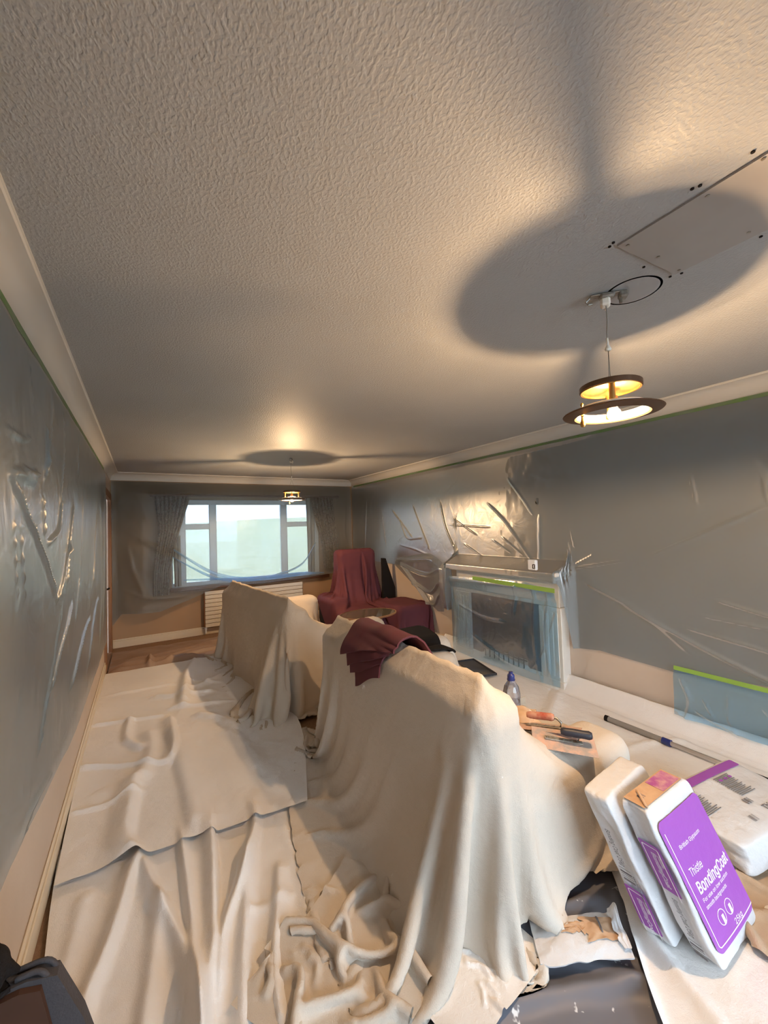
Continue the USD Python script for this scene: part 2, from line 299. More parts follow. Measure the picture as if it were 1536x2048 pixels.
for x0, x1, z0, z1 in ((WX0 + .02, .465, WZ0 + .06, WZ1 - .075), (.555, .88, 1.665, WZ1 - .075), (.555, .88, WZ0 + .06, 1.58), (.985, 1.99, WZ0 + .06, WZ1 - .075), (2.10, WX1 - .09, 1.665, WZ1 - .075), (2.10, WX1 - .09, WZ0 + .06, 1.58)):
    part('pane', box(x0, x1, YF + .05, YF + .056, z0, z1), M['glazing'], wd)
part('window_sill', box(.33, 2.80, YF - .10, YF + .02, .685, .735, .01), M['woodrail'], wd, label='brown wooden window sill')
# window behind the camera: the room's main daylight
wb = thing('window_2', 'wide white window behind the camera', 'window', kind='structure')
part('window_frame', cat_(box(BX0, BX1, YB - .1, YB - .04, BZ1 - .06, BZ1), box(BX0, BX1, YB - .1, YB - .04, BZ0, BZ0 + .06), box(BX0, BX0 + .06, YB - .1, YB - .04, BZ0, BZ1), box(BX1 - .06, BX1, YB - .1, YB - .04, BZ0, BZ1)), M['upvc'], wb)
for x in (1.1, 2.05): part('mullion', box(x - .03, x + .03, YB - .1, YB - .04, BZ0, BZ1), M['upvc'], wb)
for x0, x1 in ((BX0 + .06, 1.07), (1.13, 2.02), (2.08, BX1 - .06)): part('pane', box(x0, x1, YB - .073, YB - .067, BZ0 + .06, BZ1 - .06), M['clear'], wb)
# outdoors beyond the windows
M['lawn'] = mat('dry_lawn', (.50, .44, .22), .9, col2=(.60, .52, .28), cscale=.6)
M['hill'] = mat('hill_grass', (.52, .47, .24), .95, col2=(.66, .57, .32), cscale=.02)
M['hedge'] = mat('hedge_leaves', (.20, .24, .08), .8, col2=(.32, .34, .13), cscale=6., bump=(9., .05))
S('ground', box(-60, 60, YF + .16, 120, -.6, -.5), M['lawn'], label='grass outside the far window')
M['patio'] = mat('patio_slabs', (.42, .41, .39), .9, col2=(.48, .47, .45), cscale=2.)
S('ground_back', box(-60, 60, -60, YB - .16, -.3, -.2), M['patio'], label='pale patio outside the window behind the camera')
hx, hy = np.meshgrid(np.linspace(-140, 190, 80), np.linspace(90, 200, 20), indexing='ij')
S('hills', grid(np.stack([hx, hy, -1 + 8 * np.sin(np.clip((hy - 90) / 80, 0, 1) * np.pi / 2) * (.55 + .6 * meshkit.fbm(np.stack([hx / 60, hy / 60, hx * 0], -1), 4, 3))], -1)), M['hill'], smooth=True, label='hazy yellow-green hills beyond the window')

# ------------------------------------------------------------------ pendant lamps (bulb centre at the thing's origin)
PA = math.radians(32)
def pendant(name, label, loc, ang, tilt, drop, off=(0, 0)):
    R = Rz(ang)
    t = thing(name, label, 'ceiling lamp', loc, R, 'pendant lamps')
    Q = Rx(tilt[0]) @ Ry(tilt[1])
    def pt(nm, m, mt, sm=30, par=None, tl=True):
        if tl: m = m.copy(); m.vertices = m.vertices @ Q.T
        return part(nm, m, M[mt], par or t, smooth=sm)
    pt('ring', lathe([(.121, -.006), (.127, -.010), (.166, -.002), (.169, .001), (.166, .004), (.127, .006), (.121, .012), (.121, -.006)], 72), 'bronze')
    pt('inner_lip', lathe([(.1205, -.005), (.1205, .020), (.115, .024), (.115, .022), (.1192, .018), (.1192, -.005)], 72), 'lampwhite')
    pt('canopy_disc', lathe([(0, .089), (.094, .089), (.094, .085), (.101, .085), (.103, .089), (.103, .105), (.100, .108), (0, .110)], 64), 'brass')
    pt('disc_rim', lathe([(.1035, .087), (.1055, .089), (.1055, .106), (.1035, .108), (.1035, .087)], 64), 'bronze')
    for s in (-1, 1):
        pt('post', cat_(cyl(.0105, .000, .089, 20, (s * .085, 0)), box(min(s * .085, s * .125), max(s * .085, s * .125), -.006, .006, .000, .006)), 'brass')
    ca, sa = math.cos(2.06) * .112, math.sin(2.06) * .112
    pt('clip', cat_(box(ca - .006, ca + .006, sa - .006, sa + .006, -.012, .024, .002), lathe([(0, .042), (.004, .040), (.006, .034), (.003, .026), (0, .024)], 12, (ca, sa)), lathe([(0, -.052), (.006, -.050), (.009, -.044), (.008, -.032), (.006, -.026), (.004, -.012), (0, -.012)], 16, (ca, sa))), 'brass')
    bo = np.array([*off, 0.]) @ Rz(ang)
    def mv(m): m = m.copy(); m.vertices = m.vertices + bo; return m
    pt('lamp_holder', cat_(mv(lathe([(0, .030), (.013, .030), (.015, .036), (.015, .062), (.008, .068), (.005, .075), (0, .075)], 20)), cyl(.005, .07, .089, 12)), 'bronze')
    bl = pt('bulb', mv(lathe([(0, -.028)] + [(.0235 * math.sin(a), -.0045 - .0235 * math.cos(a)) for a in np.linspace(.2, 2.45, 16)] + [(.011, .024), (.011, .030)], 28)), 'bulbglass')
    pt('filament', mv(trimesh.creation.icosphere(2, .0125)), 'bulb', True, bl)
    pt('gallery', cat_(*[tube([(.012 * math.cos(a), .012 * math.sin(a), .05), (.03 * math.cos(a), .03 * math.sin(a), .028), (.045 * math.cos(a), .045 * math.sin(a), .034)], .0022, 6) for a in (.6, 2.2, 3.9, 5.4)], tube([(.045 * math.cos(a), .045 * math.sin(a), .034) for a in np.linspace(0, 2 * np.pi, 25)], .0022, 6)), 'lampwhite')
    jz = .245
    top = Q @ np.array([0, 0, .108])
    for s in (-1, 1):
        e = Q @ np.array([s * .045, 0, .107])
        part('suspension_wire', tube([e, (0, 0, jz)], .0013, 6), M['cable'], t, smooth=True)
    part('joint', cat_(lathe([(0, jz - .008), (.009, jz - .006), (.012, jz), (.007, jz + .012), (0, jz + .014)], 14), tube([(0, 0, jz + .01), (.004, .002, jz + .045)], .0045, 8)), M['lampwhite'], t, smooth=30)
    hh = drop
    def rotm(*ms): m = cat_(*ms); m.vertices = m.vertices @ Rz(math.radians(-79)).T; return m
    part('cable', tube(smoothline([(0, 0, jz), (.003, .002, jz + .06), (-.004, -.003, (jz + hh) / 2), (0, 0, hh - .03)], 16), .0024, 8), M['cable'], t, smooth=True)
    br = part('ceiling_bracket', rotm(box(-.055, .065, -.014, .014, hh - .010, hh - .004, .002), tube([(-.055, 0, hh - .012), (-.068, 0, hh - .024), (-.06, 0, hh - .036), (-.045, 0, hh - .034)], .004, 8), box(.045, .075, -.018, .018, hh - .03, hh - .006, .005), cyl(.006, hh - .045, hh - .01, 10, (.052, .004)), box(-.02, .03, -.02, .02, hh - .022, hh - .003, .006)), M['steel'], t, smooth=30)
    part('terminal_block', cat_(box(-.018, .026, -.016, .018, hh - .050, hh - .020, .007), cyl(.004, hh - .058, hh - .045, 8, (.018, .0))), M['lampwhite'], br, smooth=30)
    return t
L1 = (1.520, .824, 1.938); L2 = (1.57, 4.744, 1.90)
pendant('pendant_lamp', 'brass disc pendant lamp hanging close to the camera beside the ceiling patch', L1, PA, (0, 0), H - L1[2], (.006, -.006))
pendant('pendant_lamp', 'brass disc pendant lamp hanging in front of the far window', L2, math.radians(-31), (0, 0), H - L2[2])

# ------------------------------------------------------------------ furniture under the covers
SOFA1 = [(np.array([1.15, 1.84, .43]), (.11, .76, .43), .07, 0), (np.array([1.52, 1.84, .21]), (.47, .76, .21), .05, 0), (np.array([1.55, 1.20, .245]), (.45, .13, .245), .07, 0), (np.array([1.58, 2.49, .27]), (.50, .11, .27), .07, 0)]
SOFA2 = [(np.array([1.02, 4.24, .43]), (.11, .98, .43), .09, .10), (np.array([1.40, 4.20, .21]), (.45, .95, .21), .05, .10), (np.array([1.62, 3.42, .32]), (.40, .11, .32), .08, .10), (np.array([1.48, 4.98, .33]), (.46, .12, .33), .07, .10)]
def rounded(c, h, r, rz):
    b = box(-h[0] + .02, h[0] - .02, -h[1] + .02, h[1] - .02, -h[2], h[2] - .025, r); b.vertices = b.vertices @ Rz(rz).T + c; return b
def sofa(name, label, parts, mt):
    t = thing(name, label, 'sofa')
    for nm, b in zip(('backrest', 'seat', 'arm', 'arm'), parts):
        m = rounded(*b); m.vertices[:, 2] = np.maximum(m.vertices[:, 2], .02); part(nm, m, mt, t)
    return t
sofa('sofa', 'dark red sofa hidden under the nearer cotton dust sheet', SOFA1, M['maroon_dark'])
sofa('sofa', 'sofa hidden under the dust sheet by the radiator', SOFA2, M['greysofa'])

def drape(x, rest, boxes, w, seed, s1=170, s2=60, mu=.6, bend=.10):
    r = np.random.default_rng(seed)
    x = relax(x + r.normal(0, .003, x.shape), rest, boxes, w, steps=s1, mu=mu, bend=bend, floor=.034)
    w2 = np.repeat(np.repeat(w, 2, 0), 2, 1)[:-1, :-1]; w2[1::2, :] = np.minimum(1, 1.); w2[:, 1::2] = 1.
    i = np.where((w[2:] == 0).any((1, 2)))[0]
    if len(i): w2[2 * (i[0] + 2), :, 0] = np.where(np.interp(np.arange(w2.shape[1]) / 2, np.arange(w.shape[1]), w[i[0] + 2, :, 0]) < .5, 0, 1)
    x = up2(x); x = x + r.normal(0, .0006, x.shape)
    return relax(x, up2(rest), boxes, w2, steps=s2, mu=.8, bend=bend * .7, floor=.034)
def taut(rest, P, i, slack):
    """cuts the pattern left of column i to the length it has to span"""
    L = np.linalg.norm(P[i] - P[0], axis=-1) * slack; s = rest[..., 0]
    f = np.clip(s / s[i][None], 0, 1); arc = np.r_[0, np.cumsum(np.linalg.norm(np.diff(P[0], axis=0), axis=1))] * 1.03; y = rest[..., 1]; k = len(arc) // 2
    return np.stack([np.where(np.arange(len(s))[:, None] < i, s[i][None] - L[None] * (1 - s / s[i][None]), s), y * f + (arc - arc[k] + y[0, k])[None] * (1 - f)], -1)
def sheet_near():
    nx, ny = 60, 64
    s = np.linspace(0, 2.9, nx)[:, None] * np.ones((1, ny)); k = np.linspace(0, 1, ny)[None] * np.ones((nx, 1))
    y0 = -np.interp(s, [0, 1.1, 1.9, 2.9], [.80, .86, .43, .40]); y = y0 + k * (2.35 - y0)        # along the sofa, 0 at its near end
    t = np.maximum(y, 0); v = np.maximum(-y, 0)
    rest = np.stack([1.1 + (s - 1.1) * (1 + .30 * np.clip(v / .5, 0, 1) * (s > 1.1)), y], -1)
    hx = np.where(y >= 0, np.interp(t, [0, .4, .85, 1.45, 2.35], [.53, .56, .65, .82, 1.02]), np.interp(v, [0, .3, .8], [.53, .53, .83]))
    hy = np.where(y >= 0, np.interp(t, [0, .4, .85, 1.45, 2.35], [1.38, 1.72, 2.14, 2.62, 2.98]), np.interp(v, [0, .3, .8], [1.38, 1.16, 1.02]))
    far = np.maximum(t - 1.50, 0)
    rx, ry, rz = 1.11 - .10 * np.minimum(v, .6), np.where(y >= 0, 1.10 + np.minimum(t, 1.5) + .3 * far, 1.10 - .10 * np.minimum(v, .8)), np.maximum(np.where(y >= 0, .874, .874) - v - far * .95, .03)
    f = np.clip(s / 1.1, 0, 1)
    X = hx * (1 - f) + rx * f; Y = hy * (1 - f) + ry * f; Z = .034 * (1 - f) + rz * f
    e = np.maximum(s - 1.1, 0)
    X = np.where(e > 0, 1.11 + e, X); Z = np.where(e > 0, np.where(y >= 0, .94, np.maximum(np.interp(e, [.1, .4], [.93, .62]) - v, .03)), Z); Y = np.where(e > 0, np.where(y >= 0, 1.10 + t, 1.04), Y)
    P = np.stack([X, Y, Z], -1); w = np.ones((nx, ny, 1)); w[0, 2:] = 0; w[23, (y[23] > .02) & (y[23] < 1.46)] = 0
    rest = taut(rest, P, 23, .985)
    P = drape(P, rest, SOFA1, w, 3)
    S2, Y2 = up2(rest)[..., 0], up2(rest)[..., 1]
    m = grid(P); keep = ~((S2.ravel()[m.faces] > 2.02) & (Y2.ravel()[m.faces] < -.06)).any(1) & ~(m.vertices[m.faces][..., 0] > 2.09).any(1)
    m.update_faces(keep); m.remove_unreferenced_vertices()
    c = m.triangles_center; low = (c[:, 0] > 1.14) & (c[:, 1] < 1.10) & (c[:, 2] < .25)               # the near hem is cut clear of the floor
    a = m.submesh([np.where(low)[0]], append=True, repair=False); b = m.submesh([np.where(~low)[0]], append=True, repair=False)
    m = cat_(b, a.slice_plane([0, 0, .066], [.0, 0, 1])); m.merge_vertices(digits_vertex=5); return m
def sheet_mid():
    nx, ny = 58, 60
    s = np.linspace(0, 2.55, nx)[:, None] * np.ones((1, ny)); k = np.linspace(0, 1, ny)[None] * np.ones((nx, 1))
    y0 = -np.interp(s, [0, 1.1, 1.9, 2.8], [.30, .80, .62, .5]); y = y0 + k * (2.45 - y0)
    rest = np.stack([s, y], -1); t = np.maximum(y, 0); v = np.maximum(-y, 0)
    hx = np.interp(y, [-.3, 0, .25, .7, 2.45], [.82, .62, .60, .64, .66]); hy = np.interp(y, [-.3, 0, .25, .7, 2.45], [3.1, 3.22, 3.42, 3.9, 5.35])
    rx = 1.08 - .09 * t - .02; ry = 3.30 + t - .12 * np.minimum(v, .8); rz = np.maximum(.874 - v, .03)
    f = np.clip(s / 1.1, 0, 1)
    X = hx * (1 - f) + rx * f; Y = hy * (1 - f) + ry * f; Z = .034 * (1 - f) + rz * f
    e = np.maximum(s - 1.1, 0)
    X = np.where(e > 0, rx + e, X); Z = np.where(e > 0, np.where(y >= 0, .95, np.maximum(np.interp(e, [.1, .4], [.93, .72]) - v, .03)), Z); Y = np.where(e > 0, np.where(y >= 0, 3.30 + t + .1 * e, 3.24 + .1 * e), Y)
    P = np.stack([X, Y, Z], -1); w = np.ones((nx, ny, 1)); w[0, :] = 0; i = int(np.argmin(abs(s[:, 0] - 1.1))); w[i, (y[i] > .08) & (y[i] < 1.8)] = 0
    rest = taut(rest, P, i, .99)
    return grid(drape(P, rest, SOFA2, w, 4))
SHEET1 = sheet_near()
part('dust_sheet', SHEET1, M['canvas'], smooth=True, label='beige cotton dust sheet draped over the nearer sofa', cat='dust sheet', group=None)
part('dust_sheet', sheet_mid(), M['canvas_plain'], smooth=True, label='tan cotton dust sheet draped over the sofa by the radiator', cat='dust sheet')

# ------------------------------------------------------------------ sheets lying on the floor
def loft(left, right, nu, nv, zf):
    A, B = smoothline(left, nv) if len(left) > 2 else polyline(left, nv), smoothline(right, nv) if len(right) > 2 else polyline(right, nv)
    u = np.linspace(0, 1, nu)[:, None, None]; xy = A[None] * (1 - u) + B[None] * u
    X, Y = xy[..., 0], xy[..., 1]
    return np.stack([X, Y, zf(X, Y)], -1)
def rumple(X, Y, sc, amp, seed=0, st=(1, 1)): return amp * (meshkit.fbm(np.stack([X * sc * st[0], Y * sc * st[1], 0 * X], -1), 3, seed) - .2)
# nearer left sheet, gathered in long pleats towards the camera
R1 = [([(-.02, 2.35), (-.08, 2.05), (-.12, 1.83), (-.18, 1.68), (-.2, 1.3)], .045, .030, .3), ([(-.02, 2.3), (0, 2.12), (.09, 1.78), (.13, 1.59), (.13, 1.3)], .050, .026), ([(.15, 2.4), (.15, 1.8), (.14, 1.44), (.12, 1.1)], .040, .022, -.3),
      ([(.29, 2.4), (.28, 2.18), (.24, 1.87), (.21, 1.65), (.15, 1.43), (.1, 1.1)], .055, .026, .4), ([(.5, 2.4), (.5, 2.2), (.38, 1.92), (.23, 1.64), (.19, 1.4)], .050, .024), ([(.43, 2.06), (.34, 1.73), (.25, 1.37), (.2, 1.05)], .040, .03),
      ([(.53, 1.9), (.44, 1.61), (.37, 1.46), (.34, 1.2)], .045, .032, -.3), ([(.53, 1.68), (.34, 1.70)], .016, .03), ([(-.22, 2.2), (-.24, 1.9), (-.27, 1.6)], .016, .03), ([(.05, 2.0), (.02, 1.7), (-.02, 1.45), (-.05, 1.2)], .03, .03), ([(.62, 2.3), (.6, 2.0), (.58, 1.7), (.5, 1.4)], .03, .03),
      ([(.48, 1.3), (.42, 1.15), (.36, .95)], .03, .03)]
part('floor_sheet', grid(loft([(-.36, 2.55), (-.335, 2.12), (-.31, 1.88), (-.29, 1.6), (-.3, .85)], [(1.0, 2.55), (1.0, 1.95), (.86, 1.55), (.66, 1.25), (.50, .8)], 190, 210,
     lambda X, Y: -.004 + .016 + folds(X, Y, R1) * (.25 + .75 * np.clip((.62 - X) / .22, 0, 1)) + rumple(X, Y, 4, .010, 1) + rumple(X, Y, 14, .004, 2))), M['canvas_pale'], smooth=True, label='pleated cotton dust sheet on the carpet in the left foreground', cat='dust sheet')
R2 = [([(.17, 3.53), (.21, 2.84), (.22, 2.52), (.22, 2.2)], .030, .06, -.4), ([(-.05, 3.0), (-.08, 2.59), (-.10, 2.33), (-.03, 2.2)], .05, .05, .4), ([(.54, 5.26), (.37, 4.64), (.32, 4.17), (.28, 3.84)], .06, .05), ([(-.38, 3.95), (-.1, 3.86), (.18, 3.80)], .02, .02), ([(-.39, 3.31), (-.08, 3.14), (.14, 3.02)], .02, .025),
      ([(.15, 3.93), (.69, 3.78)], .02, .025), ([(.50, 3.3), (.57, 3.16), (.66, 2.54), (.74, 2.25)], .03, .06), ([(.18, 3.76), (.18, 3.2), (.13, 3.0)], .04, .035, .5), ([(-.1, 3.9), (-.12, 3.5), (.0, 3.3)], .03, .03), ([(-.3, 4.6), (.3, 4.55), (.7, 4.3)], .015, .03), ([(.3, 4.2), (.5, 4.35), (.75, 4.6)], .03, .04), ([(.05, 4.3), (.3, 4.15), (.6, 4.1)], .03, .04),
      ([(.35, 3.7), (.55, 3.45), (.62, 3.2)], .03, .05), ([(-.36, 2.8), (-.2, 2.76), (.0, 2.8)], .012, .02), ([(.02, 3.6), (.05, 3.3), (-.02, 2.9)], .03, .05)]
def zl2(X, Y):
    over = np.clip((2.5 - Y) / .3, 0, 1)
    return .034 + folds(X, Y, R2) * 1.1 * (.2 + .8 * np.clip((.75 - X) / .25, 0, 1)) + rumple(X, Y, 3, .016, 5) + rumple(X, Y, 11, .006, 6) + .012 * over + .5 * over * folds(X, Y, R1[:6])
nv = 300
part('floor_sheet', grid(loft([(-.355, 5.30), (-.362, 4.4), (-.365, 3.3), (-.34, 2.27)], [(1.1, 5.25), (1.1, 4.2), (1.05, 3.0), (.76, 2.16)], 150, nv, zl2)), M['canvas_pale'], smooth=True, label='cream dust sheet along the walkway between left wall and covered sofas', cat='dust sheet')

# right-hand floor sheet, turned up over the skirting, and the grey polythene at the sofa's end
R3 = [([(3.17, 3.9), (3.17, 2.2), (3.12, .4)], -.012, .03), ([(2.2, 1.9), (2.7, 2.05), (3.15, 2.3)], .02, .05), ([(2.0, 1.5), (2.3, 1.75), (2.5, 2.3)], .03, .06), ([(1.50, .86), (1.35, .72), (1.2, .56)], .03, .02), ([(1.62, .95), (1.50, .72), (1.42, .5)], .022, .03), ([(2.4, 1.5), (2.9, 1.45), (3.15, 1.3)], .012, .03), ([(2.05, .62), (1.9, .52), (1.7, .42)], .03, .035)]
def zr(X, Y): return .026 + folds(X, Y, R3) + rumple(X, Y, 4, .010, 11) + rumple(X, Y, 13, .004, 12) + .118 * np.clip((X - 3.19) / .085, 0, 1) ** 1.3
part('floor_sheet', grid(loft([(2.15, 4.0), (2.08, 2.2), (1.92, 1.25), (1.62, .92), (1.34, .72), (1.13, .5), (1.1, .3)], [(3.292, 4.0), (3.292, 3.0), (3.292, 2.0), (3.292, 1.2), (3.292, .8), (3.292, .5), (3.292, .2)], 150, 220, zr)), M['canvas_pale'], smooth=True, label='pale dust sheet on the floor along the fireplace wall', cat='dust sheet')
M['polythene'] = mat('grey_polythene', (.15, .155, .185), .48, col2=(.72, .74, .77), cscale=15., ramp=(.66, .69), spec=.5)
R4b = [([(.62, 1.0), (1.0, .95), (1.45, .72)], .02, .03), ([(.8, 1.18), (1.2, 1.08), (1.6, 1.0)], .03, .025), ([(1.0, 1.25), (1.35, 1.18), (1.75, 1.1)], .035, .025), ([(.9, 1.3), (1.3, 1.28), (1.7, 1.2)], .03, .02), ([(.55, .8), (.9, .74), (1.2, .6)], .015, .03), ([(1.1, 1.1), (1.3, .9), (1.4, .7)], .012, .03)]
part('polythene_sheet', grid(loft([(.66, 1.5), (.60, 1.15), (.55, .8), (.5, .4)], [(1.70, 1.4), (1.86, 1.14), (1.60, .84), (1.33, .35)], 150, 110, lambda X, Y: .012 + folds(X, Y, R4b) * np.clip((1.62 - X) / .2, .1, 1) + rumple(X, Y, 8, .008, 21))), M['polythene'], smooth=True, label='dark grey polythene sheet with white plaster splashes on the floor', cat='plastic sheet')
part('floor_sheet', grid(loft([(-.34, 6.3), (-.34, 5.32)], [(.95, 6.3), (.95, 5.26)], 110, 90, lambda X, Y: .010 + folds(X, Y, [([(-.33, 5.42), (.1, 5.36), (.6, 5.5)], .05, .05), ([(-.3, 5.6), (.15, 5.55), (.8, 5.8)], .05, .05), ([(.05, 5.3), (.07, 5.5), (.06, 5.7)], .05, .03), ([(-.2, 5.8), (.4, 5.85), (.9, 6.1)], .025, .05), ([(.2, 5.4), (.5, 5.6), (.9, 5.65)], .05, .03)]) + rumple(X, Y, 7, .02, 31))), mat('brown_sheet', (.30, .19, .13), .5, col2=(.36, .24, .17), cscale=4.), smooth=True, label='crumpled brown sheet on the carpet below the far window', cat='dust sheet')
def crumple(cx, cy, w, h, squash, rot, mt, label, seed, n=(44, 34), boxes=(), z0=.05, lift=.05, steps=90, floor=.03):
    r = np.random.default_rng(seed); d = w / (n[0] - 1); ny = max(6, int(h / d) + 1)
    s, t = np.meshgrid(np.arange(n[0]) * d, np.arange(ny) * d, indexing='ij'); rest = np.stack([s, t], -1)
    a, b = (s - w / 2) * squash[0], (t - h / 2) * squash[1]
    z = z0 + lift * (meshkit.fbm(np.stack([s * 9, t * 9, s * 0 + seed], -1), 3, seed)) + r.normal(0, .003, s.shape)
    P = np.stack([cx + a * math.cos(rot) - b * math.sin(rot), cy + a * math.sin(rot) + b * math.cos(rot), z], -1)
    P = relax(P, rest, boxes, steps=steps, iters=12, mu=.7, bend=.2, floor=floor, shear=.5)
    return part('dust_sheet', grid(up2(P)), mt, smooth=True, label=label, cat='dust sheet')
crumple(.95, 1.10, .46, .36, (.86, .84), .12, M['canvas_pale'], 'folded corner of pale cotton sheet lying on the grey polythene', 5, floor=.045, z0=.06)
crumple(.62, 1.32, .80, .62, (.62, .66), .5, M['canvas'], 'crumpled heap of cotton sheet at the foot of the nearer sofa', 8, floor=.05, z0=.07, lift=.14)
M['heap'] = canvas('canvas_tan', (.40, .28, .18), (.50, .38, .27), spots=False)
crumple(2.22, .52, 1.0, .55, (.62, .62), .2, M['heap'], 'tan crumpled dust sheet in front of the lying plaster bag', 13, floor=.05, z0=.08, lift=.2)

# ------------------------------------------------------------------ polythene on the walls
def film_panel(t, name, u0, u1, bottom, top, to3d, fold, seed, mt, nu, nv, base=.014, amp=.016, puff=(1.6, 7.)):
    u = np.linspace(u0, u1, nu)[:, None] * np.ones((1, nv)); b = np.interp(u, *zip(*bottom)); tp = np.interp(u, *zip(*top)) if not np.isscalar(top) else top
    v = b + (tp - b) * np.linspace(0, 1, nv)[None]
    off = base + amp * 1.5 * (meshkit.fbm(np.stack([u * puff[0], v * puff[0], u * 0], -1), 2, seed)) + amp * .5 * (meshkit.fbm(np.stack([u * puff[1], v * puff[1] * .6, u * 0], -1), 3, seed + 9)) + folds(u, v, fold)
    edge = np.clip((tp - v) / .06, 0, 1); off = .006 + (off - .006) * edge
    return part(name, grid(to3d(u, v, np.maximum(off, .004))), mt, t, smooth=True)
FL = [([(1.6, 1.74), (1.86, 1.6), (2.19, 1.42), (2.37, 1.25)], .035, .022), ([(2.34, 1.23), (2.53, 1.35), (2.85, 1.53)], .03, .02), ([(2.1, 1.71), (2.14, 1.54)], .025, .015), ([(1.6, 1.74), (1.73, 1.75), (1.97, 1.75)], .035, .03), ([(2.12, 1.77), (2.18, 1.91), (2.15, 2.01)], .03, .02),
      ([(1.55, 1.86), (1.76, 1.87), (1.9, 1.9)], .02, .015), ([(2.18, .87), (2.46, 1.0), (2.93, 1.17)], .03, .012), ([(2.74, .7), (3.35, .88), (3.77, .94)], .035, .012), ([(1.66, 1.61), (1.72, 1.34)], .015, .008), ([(1.75, 1.6), (1.81, 1.3)], .015, .008), ([(1.73, .57), (1.96, .58), (2.28, .53)], .03, .02),
      ([(1.76, 1.77), (2.01, 1.78)], .04, .02), ([(2.19, 1.51), (2.47, 1.57), (2.54, 1.75)], .03, .02), ([(3.88, 1.12), (4.4, 1.86)], .03, .02), ([(2.6, 1.27), (2.94, 1.75)], .03, .015), ([(3.0, 1.0), (3.3, 1.3), (3.4, 1.9)], .02, .02), ([(2.0, .7), (2.25, .95), (2.5, 1.2)], .02, .012),
      ([(3.5, .6), (4.0, .9), (4.5, 1.0)], .03, .015), ([(4.6, .5), (4.8, 1.2), (4.7, 1.9)], .03, .03), ([(2.3, 2.2), (2.3, 2.0), (2.1, 1.8)], .02, .012), ([(2.6, 2.2), (2.65, 2.0), (2.5, 1.7)], .02, .012), ([(3.2, 2.2), (3.15, 1.9)], .015, .015), ([(1.9, 2.2), (1.95, 2.0)], .015, .012), ([(4.9, .6), (5.1, 1.3), (5.2, 2.0)], .03, .03)]
lf = thing('plastic_sheet', 'blue tinted polythene sheet taped over the left wall', 'plastic sheet')
FL = [(l, h * .45, w * .55) for l, h, w in FL]
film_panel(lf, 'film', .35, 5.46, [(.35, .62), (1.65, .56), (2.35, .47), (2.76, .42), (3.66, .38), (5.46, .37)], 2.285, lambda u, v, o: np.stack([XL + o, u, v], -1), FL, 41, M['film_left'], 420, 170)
u = np.linspace(.35, 5.4, 160)
part('masking_tape', grid(np.stack([np.stack([np.full(160, XL + .016), u, np.full(160, z)], -1) for z in (2.291, 2.262)], 0) + np.stack([np.zeros((2, 160)), np.zeros((2, 160)), np.stack([0 * u, .012 * (meshkit.noise(np.stack([u * 9, u * 0, u * 0], -1)) - .5)])], -1), .0006), M['tape_dull'], lf, label='green masking tape')
FR = [([(3.2, 1.76), (2.96, 1.56), (2.61, 1.11)], .03, .018), ([(2.52, 1.6), (2.55, 1.14)], .03, .02), ([(3.15, 1.35), (2.91, 1.22)], .02, .012), ([(3.01, 1.38), (2.75, 1.2)], .02, .012), ([(4.03, 1.85), (3.95, 1.53), (3.71, 1.13)], .03, .02), ([(4.64, 1.83), (4.28, 1.2)], .03, .018), ([(5.18, 1.78), (4.67, 1.36)], .03, .02), ([(4.98, 1.62), (4.84, 1.33), (4.43, 1.37)], .025, .014),
      ([(3.8, 1.62), (3.38, 1.4)], .02, .012), ([(3.85, 1.53), (3.18, 1.49)], .02, .012), ([(1.76, .84), (1.27, .63), (.8, .46)], .035, .02), ([(2.33, 1.08), (1.71, 1.21)], .03, .02), ([(1.59, 1.23), (.87, 1.58)], .03, .02), ([(1.36, .75), (.8, .67)], .03, .015), ([(1.26, .85), (.8, .82)], .025, .015), ([(1.17, .97), (.8, .88)], .025, .015),
      ([(2.23, 1.11), (1.99, 1.24)], .03, .012), ([(.88, 1.75), (.87, 1.59)], .02, .012), ([(1.27, 1.83), (1.24, 1.61)], .02, .012), ([(2.19, 1.38), (2.17, 1.29)], .02, .01), ([(5.5, 1.8), (5.4, 1.2)], .02, .02), ([(6.0, 2.0), (6.1, 1.2)], .02, .03), ([(4.2, 1.1), (4.6, 1.2), (5.0, 1.25)], .02, .015), ([(3.6, 1.3), (3.2, 1.1)], .02, .014), ([(2.9, 2.0), (2.7, 1.75), (2.6, 1.6)], .02, .015), ([(2.1, 1.0), (1.6, .8), (1.3, .55)], .02, .04)]
rf = thing('plastic_sheet', 'thin clear polythene sheet taped over the fireplace wall', 'plastic sheet')
def right3(u, v, o):
    sh = np.clip((1.17 - v) / .10, 0, 1) * np.clip((u - 2.18) / .08, 0, 1) * np.clip((3.84 - u) / .08, 0, 1)      # drawn out over the mantel shelf
    return np.stack([XR - o - .20 * sh, u, v], -1)
FR = [(l, h * .5, w * .5) for l, h, w in FR]
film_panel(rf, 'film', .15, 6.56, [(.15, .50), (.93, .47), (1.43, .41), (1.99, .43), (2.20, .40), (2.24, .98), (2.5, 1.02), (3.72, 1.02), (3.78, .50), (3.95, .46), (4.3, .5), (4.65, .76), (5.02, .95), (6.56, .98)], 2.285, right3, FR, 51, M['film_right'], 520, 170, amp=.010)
u = np.linspace(.15, 6.5, 160)
part('masking_tape', grid(np.stack([np.stack([np.full(160, XR - .012), u, np.full(160, z)], -1) for z in (2.266, 2.291)], 0), .0006), M['tape_dull'], rf, label='green masking tape')
